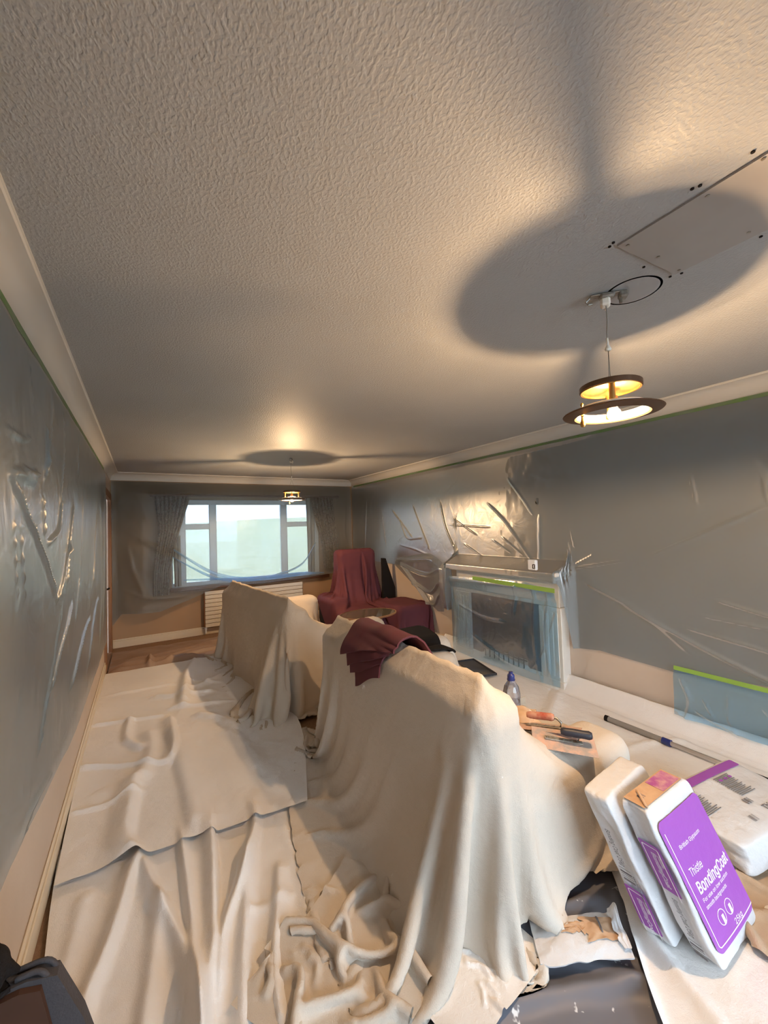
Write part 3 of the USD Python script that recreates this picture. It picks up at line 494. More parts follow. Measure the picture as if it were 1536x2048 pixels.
# film over the window wall, hanging clear of the curtains
FB = [([(.37, 1.33), (.87, .89), (1.23, .76)], .06, .03), ([(.34, 1.22), (1.01, .80)], .05, .02), ([(2.51, 1.3), (2.28, .93), (2.06, .84)], .05, .025), ([(.94, .98), (1.61, .80), (2.28, .84), (2.64, .77)], .06, .025), ([(.6, .95), (1.2, .78), (2.0, .80)], .05, .02), ([(-.18, 1.4), (-.12, 1.05), (.02, .69)], .05, .04), ([(-.2, 1.6), (.2, 1.3), (.4, 1.25)], .04, .04), ([(2.9, 1.6), (3.0, 1.1), (2.8, .85)], .05, .04), ([(1.3, 1.0), (1.7, .86), (2.2, .78)], .04, .012), ([(-.24, .79), (.04, .65), (.5, .62)], .04, .03), ([(3.15, 2.0), (3.1, 1.4), (3.2, 1.2)], .03, .03), ([(-.1, 2.2), (0, 1.9), (.1, 1.6)], .02, .02), ([(.7, 2.0), (1.4, 1.95), (2.2, 2.02)], .02, .03)]
bf = thing('plastic_sheet', 'clear polythene sheet hanging over the far window and curtains', 'plastic sheet')
FB = [(l, h * .6, w * .6) for l, h, w in FB]
film_panel(bf, 'film', -.36, 3.28, [(-.36, .30), (-.25, .46), (.2, .45), (.57, .57), (1.01, .73), (1.6, .70), (2.23, .72), (2.87, .76), (3.28, 1.0)], 2.285, lambda u, v, o: np.stack([u, YF - o - .155 * np.clip((2.26 - v) / .16, 0, 1) * np.clip((u + .30) / .3, 0, 1) * np.clip((3.22 - u) / .3, 0, 1), v], -1), FB, 61, M['film_far'], 200, 110, amp=.02)
M['film_hem'] = film('film_hem', (.50, .72, .95), .62, tint=(.80, .92, 1.), rough=.2, bump=(10., .006), trans=.75)
def hem_band(pts, w0, w1, seed):
    L = smoothline(pts, 90); t = np.linspace(0, 1, 8)[None]; w_ = np.interp(np.linspace(0, 1, 90), [0, .35, .8, 1], [w0, w1, w1, w0 * .6])[:, None]
    z = L[:, 1, None] + w_ * (t - .5); x = L[:, 0, None] + 0 * z; y = YF - .185 - .012 * np.sin(t * 9 + 3 * L[:, 0, None] + seed) - .01 * meshkit.fbm(np.stack([x * 5, z * 30, 0 * x + seed], -1), 2, seed)
    return grid(np.stack([x, y, z], -1))
for k, (pts, w0, w1) in enumerate((([(.38, 1.30), (.87, .92), (1.23, .79), (1.75, .775), (2.25, .80), (2.66, .78)], .03, .07), ([(.36, 1.20), (.80, .90), (1.05, .80), (1.6, .76)], .015, .04), ([(2.52, 1.30), (2.30, .96), (2.08, .86), (1.7, .80)], .012, .03), ([(.5, .86), (1.0, .83), (1.5, .80), (2.2, .77)], .02, .035))):
    part('gathered_fold', hem_band(pts, w0, w1, k), M['film_hem'], bf, smooth=True)
# separate bluish sheets: over the fireplace, beside the mantel, and low on the right
fp = thing('plastic_sheet', 'blue polythene sheet covering the fireplace opening and surround', 'plastic sheet')
FF = [([(2.35, .9), (2.42, .5), (2.38, .1)], .05, .03), ([(2.5, .95), (2.55, .5), (2.5, .05)], .04, .025), ([(3.7, .8), (3.66, .4), (3.7, .1)], .03, .02), ([(2.7, 1.0), (2.8, .6)], .02, .02), ([(2.3, .7), (2.45, .3), (2.6, .12)], .03, .02), ([(3.4, .3), (2.9, .12), (2.5, .1)], .03, .03), ([(3.6, .6), (3.2, .5), (2.9, .52)], .015, .02)]
FF = [(l, h * .45, w * .6) for l, h, w in FF]
film_panel(fp, 'film', 2.29, 3.72, [(2.29, .05), (2.6, .03), (3.3, .03), (3.72, .04)], [(2.29, .90), (2.6, .96), (3.72, .92)], lambda u, v, o: np.stack([XR - .125 - o - .05 * np.clip((v - .80) / .1, 0, 1), u, v], -1), FF, 71, M['film_blue'], 120, 100, base=.02, amp=.010)
part('masking_tape', grid(np.stack([np.stack([np.full(60, XR - .20), np.linspace(2.27, 3.3, 60), z + .02 * np.linspace(0, 1, 60)], -1) for z in (.895, .935)], 0), .0006), M['tape'], fp, label='green masking tape')
hp = thing('plastic_sheet', 'shiny polythene sheet hanging beside the mantel end', 'plastic sheet')
FH = [([(3.8, 1.0), (4.3, .85), (4.9, .98)], .06, .03), ([(3.8, .85), (4.2, .62), (4.6, .75)], .06, .025), ([(4.9, 1.0), (4.5, .7), (4.2, .45)], .07, .03), ([(3.82, .7), (4.05, .5), (4.3, .5)], .05, .02), ([(4.1, 1.1), (4.6, 1.05), (5.1, 1.04)], .05, .03)]
FH = [(l, h * .5, w * .6) for l, h, w in FH]
film_panel(hp, 'film', 3.74, 5.05, [(3.74, .50), (3.95, .46), (4.3, .50), (4.65, .74), (5.05, .95)], [(3.74, 1.06), (4.3, 1.16), (5.05, 1.06)], lambda u, v, o: np.stack([XR - .03 - o * 1.3 - .17 * np.clip((4.3 - u) / .5, 0, 1) ** 1.5, u, v], -1), FH, 81, M['film_drape'], 110, 60, base=.03, amp=.018)
lp = thing('plastic_sheet', 'blue polythene sheet with green tape low on the right wall', 'plastic sheet')
FP = [([(1.38, .4), (1.32, .25), (1.36, .1)], .04, .02), ([(1.1, .4), (1.12, .2), (1.05, .1)], .025, .015), ([(1.3, .2), (1.0, .12), (.6, .2)], .035, .02), ([(.95, .35), (.8, .2), (.6, .1)], .03, .02), ([(1.25, .3), (1.18, .15)], .03, .012), ([(1.42, .15), (1.2, .1)], .04, .02)]
FP = [(l, h * .5, w * .5) for l, h, w in FP]
film_panel(lp, 'film', .25, 1.43, [(.25, .13), (1.43, .13)], .455, lambda u, v, o: np.stack([XR - .035 - o, u, v], -1), FP, 91, M['film_blue'], 100, 40, base=.015, amp=.02)
part('masking_tape', grid(np.stack([np.stack([np.full(40, XR - .05), np.linspace(.25, 1.43, 40), np.full(40, z)], -1) for z in (.438, .468)], 0), .0006), M['tape'], lp, label='bright green masking tape')

# ------------------------------------------------------------------ fireplace
M['marble'] = mat('pale_surround', (.66, .62, .56), .4, col2=(.72, .68, .62), cscale=3.)
M['slate'] = mat('dark_hearth', (.035, .037, .045), .4)
f0 = thing('fireplace', 'white fireplace surround with dark opening under blue plastic', 'fireplace')
part('mantel_shelf', cat_(box(XR - .215, XR - .001, 2.24, 3.74, 1.035, 1.075, .008), box(XR - .185, XR - .001, 2.27, 3.71, 1.0, 1.035, .006)), M['marble'], f0)
part('lintel', box(XR - .10, XR - .001, 2.30, 3.68, .745, 1.0, .006), M['marble'], f0)
for y0, y1 in ((2.28, 2.52), (3.46, 3.70)):
    lg = part('pilaster', cat_(box(XR - .11, XR - .001, y0, y1, .002, .745, .006), box(XR - .125, XR - .001, y0 - .01, y1 + .01, .002, .09, .006)), M['marble'], f0)
    for k in range(4): part('flute', box(XR - .118, XR - .108, y0 + .035 + k * .05, y0 + .06 + k * .05, .12, .70, .004), M['marble'], lg)
part('inner_panel', cat_(box(XR - .075, XR - .001, 2.52, 2.68, .002, .745), box(XR - .075, XR - .001, 3.32, 3.46, .002, .745), box(XR - .075, XR - .001, 2.68, 3.32, .50, .745)), M['slate'], f0, label='dark inner panel')
part('firebox', cat_(box(XR - .02, XR - .001, 2.68, 3.32, .002, .50), box(XR - .07, XR - .02, 2.68, 2.70, .002, .5), box(XR - .07, XR - .02, 3.30, 3.32, .002, .5)), M['black'], f0)
part('grate', cat_(*[tube([(XR - .085, y, .02), (XR - .085, y, .17), (XR - .075, y, .19)], .006, 6) for y in np.linspace(2.74, 3.26, 9)], tube([(XR - .085, 2.7, .16), (XR - .085, 3.3, .16)], .007, 6)), M['slate'], f0, smooth=30)

# ------------------------------------------------------------------ curtains and rail, radiator
n_c = {'tc': ('texture_coordinate', {}), 'mp': ('mapping', {'scale': (1., 1., .8)}), 'v': ('voronoi_texture', {'scale': 13.}), 'n': ('noise_texture', {'scale': 26., 'detail': 4., 'distortion': 1.5}), 'r': ('rgb_ramp', {'ramp': [(.36, (.16, .10, .065)), (.46, (.38, .29, .20)), (.54, (.58, .48, .36)), (.62, (.30, .13, .09))]}),
       'r2': ('rgb_ramp', {'ramp': [(.15, (.9, .85, .75)), (.5, (.6, .55, .45))]}), 'm': ('mix', {'mix_type': 'multiply', 'fac': .6}), 'd': ('diffuse_bsdf', {}), 't': ('translucent_bsdf', {}), 'x': ('mix_closure', {'fac': .3})}
M['floral'] = usdkit.material(stage, '/World/Looks/floral_cotton', n_c, [('tc.object', 'mp.vector'), ('mp.vector', 'v.vector'), ('mp.vector', 'n.vector'), ('n.fac', 'r.fac'), ('v.distance', 'r2.fac'), ('r.color', 'm.color1'), ('r2.color', 'm.color2'), ('m.color', 'd.color'), ('m.color', 't.color'), ('d.BSDF', 'x.closure1'), ('t.BSDF', 'x.closure2')], surface='x.closure')
M['lining'] = mat('curtain_lining', (.42, .38, .31), .9, col2=(.36, .31, .25), cscale=8.)
rail = thing('curtain_pole', 'dark wooden curtain pole above the far window', 'curtain pole')
part('pole', tube([(.13, YF - .10, 2.085), (1.5, YF - .10, 2.085), (2.97, YF - .10, 2.085)], .017, 14), M['woodrail'], rail, smooth=40)
for x in (.12, 2.98): part('finial', lathe([(0, -.03), (.018, -.026), (.024, 0), (.018, .026), (0, .03)], 16).apply_transform(trimesh.transformations.rotation_matrix(np.pi / 2, [0, 1, 0])).apply_translation((x, YF - .10, 2.085)), M['woodrail'], rail, smooth=True)
for x in (.20, 2.90): part('bracket', box(x - .012, x + .012, YF - .11, YF - .001, 2.06, 2.078, .003), M['woodrail'], rail)
def curtain(name, label, le, ri, npl, off, mt, parent=None, nm='curtain'):
    z = np.linspace(le[0][1], le[-1][1], 70); uu = np.linspace(0, 1, 120)
    L = np.interp(-z, [-p[1] for p in le], [p[0] for p in le]); R = np.interp(-z, [-p[1] for p in ri], [p[0] for p in ri])
    ph = 2 * np.pi * npl * uu[:, None] + .5 * np.sin(3 * z)[None]
    y = YF - off + .026 * np.sin(ph) + .008 * np.sin(2.3 * ph + 1) * np.cos(z)[None]
    X = L[None] + (R - L)[None] * uu[:, None] + .006 * np.cos(ph)
    return part(nm, grid(np.stack([X, y, np.broadcast_to(z[None], X.shape)], -1), .003), mt, parent, smooth=True)
cl = thing('curtain', 'floral curtain gathered at the left of the far window', 'curtain', group=None)
curtain('', '', [(.14, 2.07), (.19, 1.6), (.12, 1.0), (.12, .66)], [(.60, 2.07), (.57, 1.95), (.40, 1.37), (.33, 1.0), (.315, .66)], 8, .10, M['floral'], cl, 'drape')
curtain('', '', [(.36, 1.5), (.385, 1.0), (.39, .76)], [(.47, 1.5), (.475, 1.0), (.475, .76)], 2, .03, M['lining'], cl, 'lining')
cr_ = thing('curtain', 'floral curtain gathered at the right of the far window', 'curtain')
curtain('', '', [(2.46, 2.07), (2.54, 1.69), (2.66, 1.25), (2.70, .84)], [(2.88, 2.07), (2.92, 1.6), (3.0, 1.05), (2.96, .84)], 7, .10, M['floral'], cr_, 'drape')
curtain('', '', [(2.41, 2.07), (2.42, 1.4), (2.43, .76)], [(2.56, 2.07), (2.55, 1.4), (2.54, .76)], 2, .03, M['lining'], cr_, 'lining')
rd = thing('radiator', 'white flat panel radiator with horizontal slats below the window', 'radiator')
part('body', box(.775, 2.30, YF - .085, YF - .03, .12, .655, .006), M['wood'], rd, label='dark backing seen between the slats')
for k in range(9): part('slat', box(.79, 2.30, YF - .10, YF - .075, .118 + k * .0598, .118 + k * .0598 + .053, .004), M['white'], rd)
part('valve', cat_(cyl(.012, .03, .11, 12, (.80, YF - .06)), cyl(.018, .085, .125, 12, (.80, YF - .06))), M['upvc'], rd, smooth=30)

# ------------------------------------------------------------------ far right corner: covered armchair, dark board, round glass table
ARM = [(np.array([2.74, 5.42, .60]), (.30, .11, .60), .05, 0), (np.array([2.68, 5.0, .22]), (.50, .45, .22), .08, 0), (np.array([3.03, 4.62, .235]), (.25, .34, .255), .06, 0), (np.array([2.28, 5.25, .28]), (.12, .32, .28), .06, 0)]
ac = thing('armchair', 'armchair hidden under the maroon sheet in the far corner', 'armchair')
for nm, b in zip(('backrest', 'seat', 'arm', 'arm'), ARM): part(nm, rounded(*b), M['black'], ac)
def corner_sheet():
    ARMW = ARM + [(np.array([3.52, 4.9, 1.2]), (.215, 2.0, 1.3), .02, 0)]
    nx, ny = 50, 68; s = np.linspace(-1.0, .92, nx)[:, None] * np.ones((1, ny)); t = np.linspace(-1.75, .75, ny)[None] * np.ones((nx, 1))
    rest = np.stack([s, t], -1); bk = np.maximum(t - .30, 0); fr = np.maximum(-t - .0, 0)
    P = np.stack([2.76 + s * (.52 + .10 * np.minimum(1, np.maximum(0, .35 - t))), 5.36 + np.where(t > .1, .1 + (t - .1) * .3, t) * .80, 1.23 - .85 * np.maximum(t - .1, 0) - .55 * np.clip(.05 - t, 0, 1.4)], -1)
    P += np.random.default_rng(9).normal(0, .004, P.shape); P[..., 0] += .0 * s
    w = np.ones((nx, ny, 1)); j = np.argmin(abs(t[0] - .1)); w[(abs(s[:, j]) < .42), j] = 0
    P[(abs(s[:, j]) < .42), j, 2] = 1.215
    P[..., 0] = np.minimum(P[..., 0], 3.27); P = relax(P, rest, ARMW, w, steps=130, mu=.6, bend=.12); P = up2(P)
    return relax(P + np.random.default_rng(10).normal(0, .0005, P.shape), up2(rest), ARMW, None, steps=25, mu=.8, bend=.1)
part('dust_sheet', grid(corner_sheet()), M['maroon'], smooth=True, label='maroon sheet draped over the armchair in the far right corner', cat='dust sheet')
bd = trimesh.creation.extrude_polygon(__import__('shapely').Polygon([(3.075, .02), (3.075, 1.06), (3.13, 1.055), (3.285, .60), (3.285, .02)]), .05)
bd.vertices = bd.vertices[:, [0, 2, 1]] * [1, 1, 1] + [0, 5.15, 0]; bd.fix_normals()
part('board', bd, M['black'], label='dark board leaning beside the maroon covered armchair', cat='board')
tb = thing('side_table', 'oval glass topped side table behind the covered sofas', 'table', (2.24, 4.12, 0))
M['tableglass'] = mat('smoked_glass', (.10, .085, .06), .08, spec=.7)
e = lathe([(0, .515), (.33, .515), (.345, .519), (.345, .527), (.33, .531), (0, .531)], 64); e.vertices[:, 1] *= .72
part('glass_top', e, M['tableglass'], tb, smooth=30)
e = lathe([(.345, .512), (.357, .516), (.357, .531), (.345, .535), (.345, .512)], 64); e.vertices[:, 1] *= .72
part('rim', e, M['wood'], tb, smooth=30)
for a in (.7, 2.4, 3.9, 5.6): part('leg', tube([(.15 * math.cos(a), .12 * math.sin(a), .515), (.2 * math.cos(a), .15 * math.sin(a), .25), (.26 * math.cos(a), .19 * math.sin(a), .034)], .016, 8), M['wood'], tb, smooth=True)

# ------------------------------------------------------------------ things lying about
V1 = np.array(SHEET1.vertices)
def top_z(x, y, r=.03):
    k = (abs(V1[:, 0] - x) < r) & (abs(V1[:, 1] - y) < r)
    return V1[k, 2].max() if k.any() else .03
# maroon cloth folded over the sofa back
def left_x(y, z):
    k = (abs(V1[:, 1] - y) < .04) & (abs(V1[:, 2] - z) < .04) & (V1[:, 0] < 1.16)
    return V1[k, 0].min() if k.any() else 1.1
YS_ = np.linspace(1.55, 2.3, 16); _lx = {}
def LX_(z):
    k = round(z, 2)
    if k not in _lx: _lx[k] = np.convolve(np.pad([left_x(y, k) for y in YS_], 2, mode='edge'), np.ones(5) / 5, 'valid')
    return _lx[k]
mc = thing('folded_cloth', 'maroon cotton sheet folded in layers over the sofa back', 'dust sheet')
for k, (zb, ya, yb) in enumerate(((.665, 1.74, 2.05), (.715, 1.72, 2.09), (.755, 1.70, 2.10), (.815, 1.66, 2.16))):
    off = .010 + .012 * k; prof = []
    nyl = 26; ys = np.linspace(ya, yb, nyl); rows = []
    for i, y in enumerate(ys):
        zt = max(top_z(1.12, y), top_z(1.16, y)); q = []
        wv = .008 * math.sin(i * .22 + k * 1.7) + .36 * (yb - y) * (1 if k < 3 else .6)
        for u in np.linspace(0, 1, 9): q.append((1.42 - .27 * u - .02 * k, y - .10 * (1 - u), (top_z(1.42 - .27 * u, y - .05) if u < .6 else zt) + off + .004 * math.sin(3 * u + i * .5)))
        zc = zt + off
        for z in np.linspace(zc - .03, zb + wv, 12): q.append((float(np.interp(y, YS_, LX_(z))) - off - .003 * math.sin(i * .3 + z * 14) - .004, y + (.30 * (zc - z) * (.5 - i / nyl)), z))
        rows.append(q)
    P = np.array(rows)
    for _ in range(2): P[:, 1:-1] = .25 * P[:, :-2] + .5 * P[:, 1:-1] + .25 * P[:, 2:]; P[1:-1] = .25 * P[:-2] + .5 * P[1:-1] + .25 * P[2:]
    part('layer', grid(P[::-1], .009), M['maroon'], mc, smooth=40)
BX = [(c, (h[0] + .03, h[1] + .03, h[2] + .03), r + .03, rz) for c, h, r, rz in SOFA1]
def cloth_thing(name, label, cat, cx, cy, w, h, squash, rot, mt, seed, boxes, z0, n, lift=.04, thick=.0, steps=80, floor=.03):
    r = np.random.default_rng(seed); d = w / (n - 1); ny = max(6, int(h / d) + 1)
    s, t = np.meshgrid(np.arange(n) * d, np.arange(ny) * d, indexing='ij'); a, b = (s - w / 2) * squash, (t - h / 2) * squash
    z = z0 + lift * meshkit.fbm(np.stack([s * 9, t * 9, s * 0 + seed], -1), 3, seed) + r.normal(0, .003, s.shape)
    P = np.stack([cx + a * math.cos(rot) - b * math.sin(rot), cy + a * math.sin(rot) + b * math.cos(rot), z], -1)
    P = up2(relax(P, np.stack([s, t], -1), boxes, steps=steps, iters=12, mu=.8, bend=.3, floor=floor, shear=.5))
    return part(name, grid(P, thick), mt, smooth=True, label=label, cat=cat)
STOOL = [(np.array([2.14, 2.98, .27]), (.19, .24, .27), .08, 0)]
fs = thing('footstool', 'footstool under cotton sheeting beyond the nearer sofa', 'stool'); part('cushion', rounded(*STOOL[0]), M['greysofa'], fs)
ST2 = [(c, (h[0] + .025, h[1] + .025, h[2] + .025), r + .025, rz) for c, h, r, rz in STOOL]
cloth_thing('dust_sheet', 'small piece of cotton dust sheet over the footstool', 'dust sheet', 2.14, 2.95, 1.0, .95, .97, .2, M['canvas'], 37, STOOL, .60, 40)
cloth_thing('jacket', 'black jacket thrown over the covered footstool and sofa arm', 'jacket', 2.02, 2.86, .95, .42, .9, 1.25, M['black'], 17, ST2 + BX, .66, 40, thick=.014)
cloth_thing('rag', 'small black rag on top of the dust sheet by the window', 'rag', 1.30, 4.55, .36, .24, .7, .2, M['black'], 18, [(c, (h[0] + .03, h[1] + .03, h[2] + .03), r + .03, rz) for c, h, r, rz in SOFA2], .97, 20, thick=.01, lift=.08)
tr = thing('tray', 'flat black plastic tray lying on the sheet before the fireplace', 'tray', (2.93, 3.10, .040), Rz(1.30))
part('base', box(-.23, .23, -.10, .10, 0, .008, .004), M['slate'], tr)
part('rim', cat_(box(-.235, .235, -.105, -.094, .002, .022, .004), box(-.235, .235, .094, .105, .002, .022, .004), box(-.235, -.224, -.1, .1, .002, .022, .004), box(.224, .235, -.1, .1, .002, .022, .004)), M['slate'], tr)
# drinks bottle on the seat
bz = top_z(1.745, 1.563) + .004
M['pet'] = usdkit.material(stage, '/World/Looks/clear_plastic', {'t': ('transparent_bsdf', {'color': (.93, .94, .96)}), 'd': ('diffuse_bsdf', {'color': (.6, .6, .65)}), 'a': ('mix_closure', {'fac': .12}), 'g': ('glossy_bsdf', {'roughness': .06, 'color': (1., 1., 1.)}), 'f': ('fresnel', {'IOR': 1.6}), 'm': ('mix_closure', {})},
                           [('t.BSDF', 'a.closure1'), ('d.BSDF', 'a.closure2'), ('f.fac', 'm.fac'), ('a.closure', 'm.closure1'), ('g.BSDF', 'm.closure2')], surface='m.closure')
M['bluecap'] = mat('blue_cap', (.02, .03, .16), .35)
M['water'] = mat('murky_water', (.42, .39, .42), .2)
bt = thing('bottle', 'clear plastic drinks bottle with dark blue cap on the sofa seat', 'bottle', (1.735, 1.563, bz), np.eye(3) * 1.25)
part('body', lathe([(0, .004), (.030, 0), (.036, .008), (.036, .05), (.034, .055), (.036, .060), (.036, .095), (.0365, .10), (.037, .125), (.031, .152), (.018, .172), (.0125, .180), (.0125, .196)], 40), M['pet'], bt, smooth=35)
part('contents', lathe([(0, .006), (.029, .003), (.034, .010), (.034, .088), (0, .088)], 32), M['water'], bt, smooth=35, label='grey water half filling the bottle')
part('cap', cat_(lathe([(0, .182), (.0155, .182), (.016, .198), (.014, .204), (.009, .208), (.009, .216), (0, .218)], 24), lathe([(.0155, .180), (.0175, .180), (.0175, .185), (.0155, .185)], 24)), M['bluecap'], bt, smooth=35)
part('label_flap', box(.020, .052, -.03, -.027, .075, .105, .001), M['lining'], bt)
# plastering trowels, rag
M['plaster'] = mat('pink_plaster_steel', (.56, .36, .28), .65, col2=(.36, .31, .28), cscale=16., bump=(60., .002), ramp=(.42, .60))
M['redgrip'] = mat('red_grip', (.40, .07, .04), .5, col2=(.55, .30, .20), cscale=20.)
M['blackrub'] = mat('black_rubber', (.02, .02, .03), .5, col2=(.60, .52, .42), cscale=26., ramp=(.56, .62))
M['tanrag'] = mat('tan_leather', (.60, .40, .25), .75, col2=(.72, .52, .36), cscale=9., bump=(40., .002))
def trowel(label, loc, rot, L, W, grip, gm):
    t = thing('trowel', label, 'trowel', loc, rot)
    b = box(-L / 2, L / 2, -W / 2, W / 2, 0, .002, .0008); part('blade', b, M['plaster'], t)
    part('mounting_bar', cat_(box(-L * .30, L * .30, -.011, .011, .002, .010, .003), *[cyl(.004, .002, .013, 8, (x, 0)) for x in np.linspace(-L * .26, L * .26, 5)]), M['steel'], t)
    part('shank', tube([(L * .22, 0, .008), (L * .24, 0, .030), (L * .18, 0, .046), (L * .10, 0, .050)], .006, 10), M['steel'], t, smooth=True)
    g = lathe([(0, -.065), (.012, -.062), (.016, -.045), (.0175, -.01), (.0165, .03), (.018, .05), (.013, .062), (0, .064)], 20)
    g.apply_transform(trimesh.transformations.rotation_matrix(np.pi / 2, [0, 1, 0])); g.apply_translation([grip, 0, .050]); part('handle', g, gm, t, smooth=True)
    return t
zt = top_z(1.63, 1.18, .06)
trowel('plaster coated trowel with red tipped handle on the sofa arm', (1.625, 1.265, top_z(1.63, 1.27, .07) + .028), Rz(math.radians(-62)) @ Ry(-.10) @ Rx(-.20), .30, .145, -.02, M['redgrip'])
trowel('plaster coated trowel with black handle lying over the sofa arm edge', (1.585, 1.145, top_z(1.59, 1.15, .07) + .018), Rz(math.radians(-48)) @ Ry(.06) @ Rx(.22), .26, .13, .05, M['blackrub'])
gz = max(top_z(1.66, 1.43, .09), .46); GB = [(np.array([1.66, 1.44, gz / 2]), (.2, .2, gz / 2), .01, 0)]
cloth_thing('glove', 'tan work glove crumpled beside the trowels on the sofa', 'glove', 1.66, 1.42, .26, .16, .55, .9, M['tanrag'], 23, GB + [(np.array([1.655, 1.43, gz + .02]), (.055, .035, .03), .028, .9)], gz + .09, 26, lift=.10, thick=.004)
# extending pole on the floor
pl = thing('extension_pole', 'grey extending paint pole with blue collar lying along the fireplace wall', 'pole', (2.95, 1.74, .053), Rx(-.002))
M['greygrip'] = mat('grey_grip', (.25, .23, .21), .55); M['alu'] = mat('aluminium_tube', (.55, .52, .50), .4, .8)
def along(y0, y1, r, mt, nm): part(nm, tube([(0, y, 0) for y in np.linspace(y0, y1, 5)], r, 14), mt, pl, smooth=40)
along(.0, .025, .021, M['black'], 'end_cap'); along(-.36, .0, .0185, M['greygrip'], 'grip'); along(-.41, -.36, .022, M['bluecap'], 'collar'); along(-1.0, -.41, .0145, M['alu'], 'tube'); along(-1.16, -.80, .021, M['black'], 'threaded_end')

# ------------------------------------------------------------------ plaster bags
M['bagpaper'] = mat('white_bag', (.66, .66, .67), .55, col2=(.60, .585, .585), cscale=5., bump=(20., .006, 4.))
M['purple'] = mat('purple_print', (.33, .085, .44), .42, bump=(22., .002, 4.))
M['print'] = mat('white_print', (.88, .84, .88), .5)
M['ink'] = mat('grey_print', (.17, .16, .17), .6)
M['kraft'] = mat('kraft_paper', (.48, .30, .18), .8, col2=(.56, .37, .23), cscale=14., bump=(30., .002))
def mp(m, f): m = m.copy(); m.vertices = f(np.array(m.vertices)); return m
def txt(t, h, bold=False, width=None):
    m = meshkit.text_mesh(t, h, .0005, bold)
    if width: m.vertices[:, 0] *= width / (m.vertices[:, 0].max() - min(0, m.vertices[:, 0].min()))
    return m
def barcode(w, h, seed, n=14):
    r = np.random.default_rng(seed); x = np.sort(r.uniform(0, w, n)); return cat_(*[box(a, a + r.uniform(.15, .7) * w / n, 0, h, 0, .0005) for a in x])
def plaster_bag(label, loc, rot, W, T, Hb, front=None, side=None, top=False, seed=1):
    t = thing('plaster_bag', label, 'plaster bag', loc, rot)
    wk = .028
    def bul(x, z): return np.clip(1 - (2 * x / W) ** 2, 0, 1) ** .8 * np.clip(1 - abs(2 * z / Hb - 1) ** 4, 0, 1)
    def yf(x, z): return -(T / 2) * (.93 + .16 * bul(x, z))
    b = trimesh.creation.box([2, 2, 2])
    for _ in range(5): b = b.subdivide()
    v = np.array(b.vertices); p = 14.; nrm = (abs(v) ** p).sum(1) ** (1 / p); q = v / nrm[:, None]                       # squircle corners
    x, z = q[:, 0] * W / 2, (q[:, 2] + 1) * Hb / 2
    ys = np.sign(q[:, 1]) * np.minimum(abs(q[:, 1]) ** .9, 1)
    y = -ys * yf(x, z)
    n3 = np.stack([x * 22, y * 22, z * 9 + seed], -1); wr = (meshkit.fbm(n3, 3, seed) - .5)
    side_w = np.clip((abs(q[:, 0]) - .9) / .1, 0, 1) * np.clip(1 - abs(q[:, 1]), 0, 1)
    x = x * (1 + .0 * z) + wk * wr * (abs(q[:, 0]) > .6) - np.sign(q[:, 0]) * .010 * side_w * (1 + np.sin(z * 22 + seed))
    y = y + .007 * wr * (abs(q[:, 0]) < .96)
    part('sack', trimesh.Trimesh(np.stack([x, y, z], -1), b.faces, process=False), M['bagpaper'], t, smooth=True)
    F = lambda x0, z0, e=.0045: (lambda V: np.stack([x0 + V[:, 0], yf(x0 + V[:, 0], z0 + V[:, 1]) - e - V[:, 2], z0 + V[:, 1]], -1))
    def panel(x0, x1, z0, z1, r, e, par=None, ring=None, mt='purple'):
        from shapely.geometry import box as sb
        pg = sb(x0, z0, x1, z1).buffer(-r).buffer(r)
        if ring: pg = pg.buffer(-ring[0]).difference(pg.buffer(-ring[0] - ring[1]))
        m = trimesh.creation.extrude_polygon(pg, .0004, engine='earcut'); m = m.subdivide_to_size(.02)
        return mp(m, F(0, 0, e))
    if front == 'main':
        x0, x1, z0, z1 = -W / 2 + .018, W / 2 - .006, .055, Hb * .86
        pp = part('printed_panel', panel(x0, x1, z0, z1 + .03, .03, .0038), M['purple'], t, label='purple printed front panel')
        lines = panel(x0, x1 + .02, z0, z1 + .06, .03, .0046, ring=(.016, .0035)); c = lines.triangles_center; lines.update_faces((c[:, 2] < z1 - .004) & (c[:, 0] < x1 - .004)); part('border_line', lines, M['print'], pp)
        part('lettering', mp(txt('British Gypsum', .013, width=.15), F(x0 + .055, z1 - .075, .0048)), M['print'], pp)
        part('lettering', mp(txt('Thistle', .026, width=.085), F(x0 + .045, z0 + .235, .0048)), M['print'], pp)
        part('lettering', mp(txt('BondingCoat', .036, True, width=x1 - x0 - .062), F(x0 + .045, z0 + .178, .0048)), M['print'], pp)
        part('lettering', mp(txt('For use on low suction', .012, width=.20), F(x0 + .045, z0 + .152, .0048)), M['print'], pp)
        part('lettering', mp(txt('smooth backgrounds', .012, width=.16), F(x0 + .045, z0 + .130, .0048)), M['print'], pp)
        from shapely.geometry import Point
        for k in range(2):
            cx, cz = x0 + .10 + k * .062, z0 + .080 + k * .004
            rg = Point(0, 0).buffer(.025).difference(Point(0, 0).buffer(.0225)).union(__import__('shapely').box(-.002, -.022, .012, .006))
            part('symbol', mp(trimesh.creation.extrude_polygon(rg, .0004, engine='earcut'), F(cx, cz, .0048)), M['print'], pp)
        part('lettering', mp(txt('25kg', .019), F(x0 + .155, z0 + .024, .0048)), M['print'], pp)
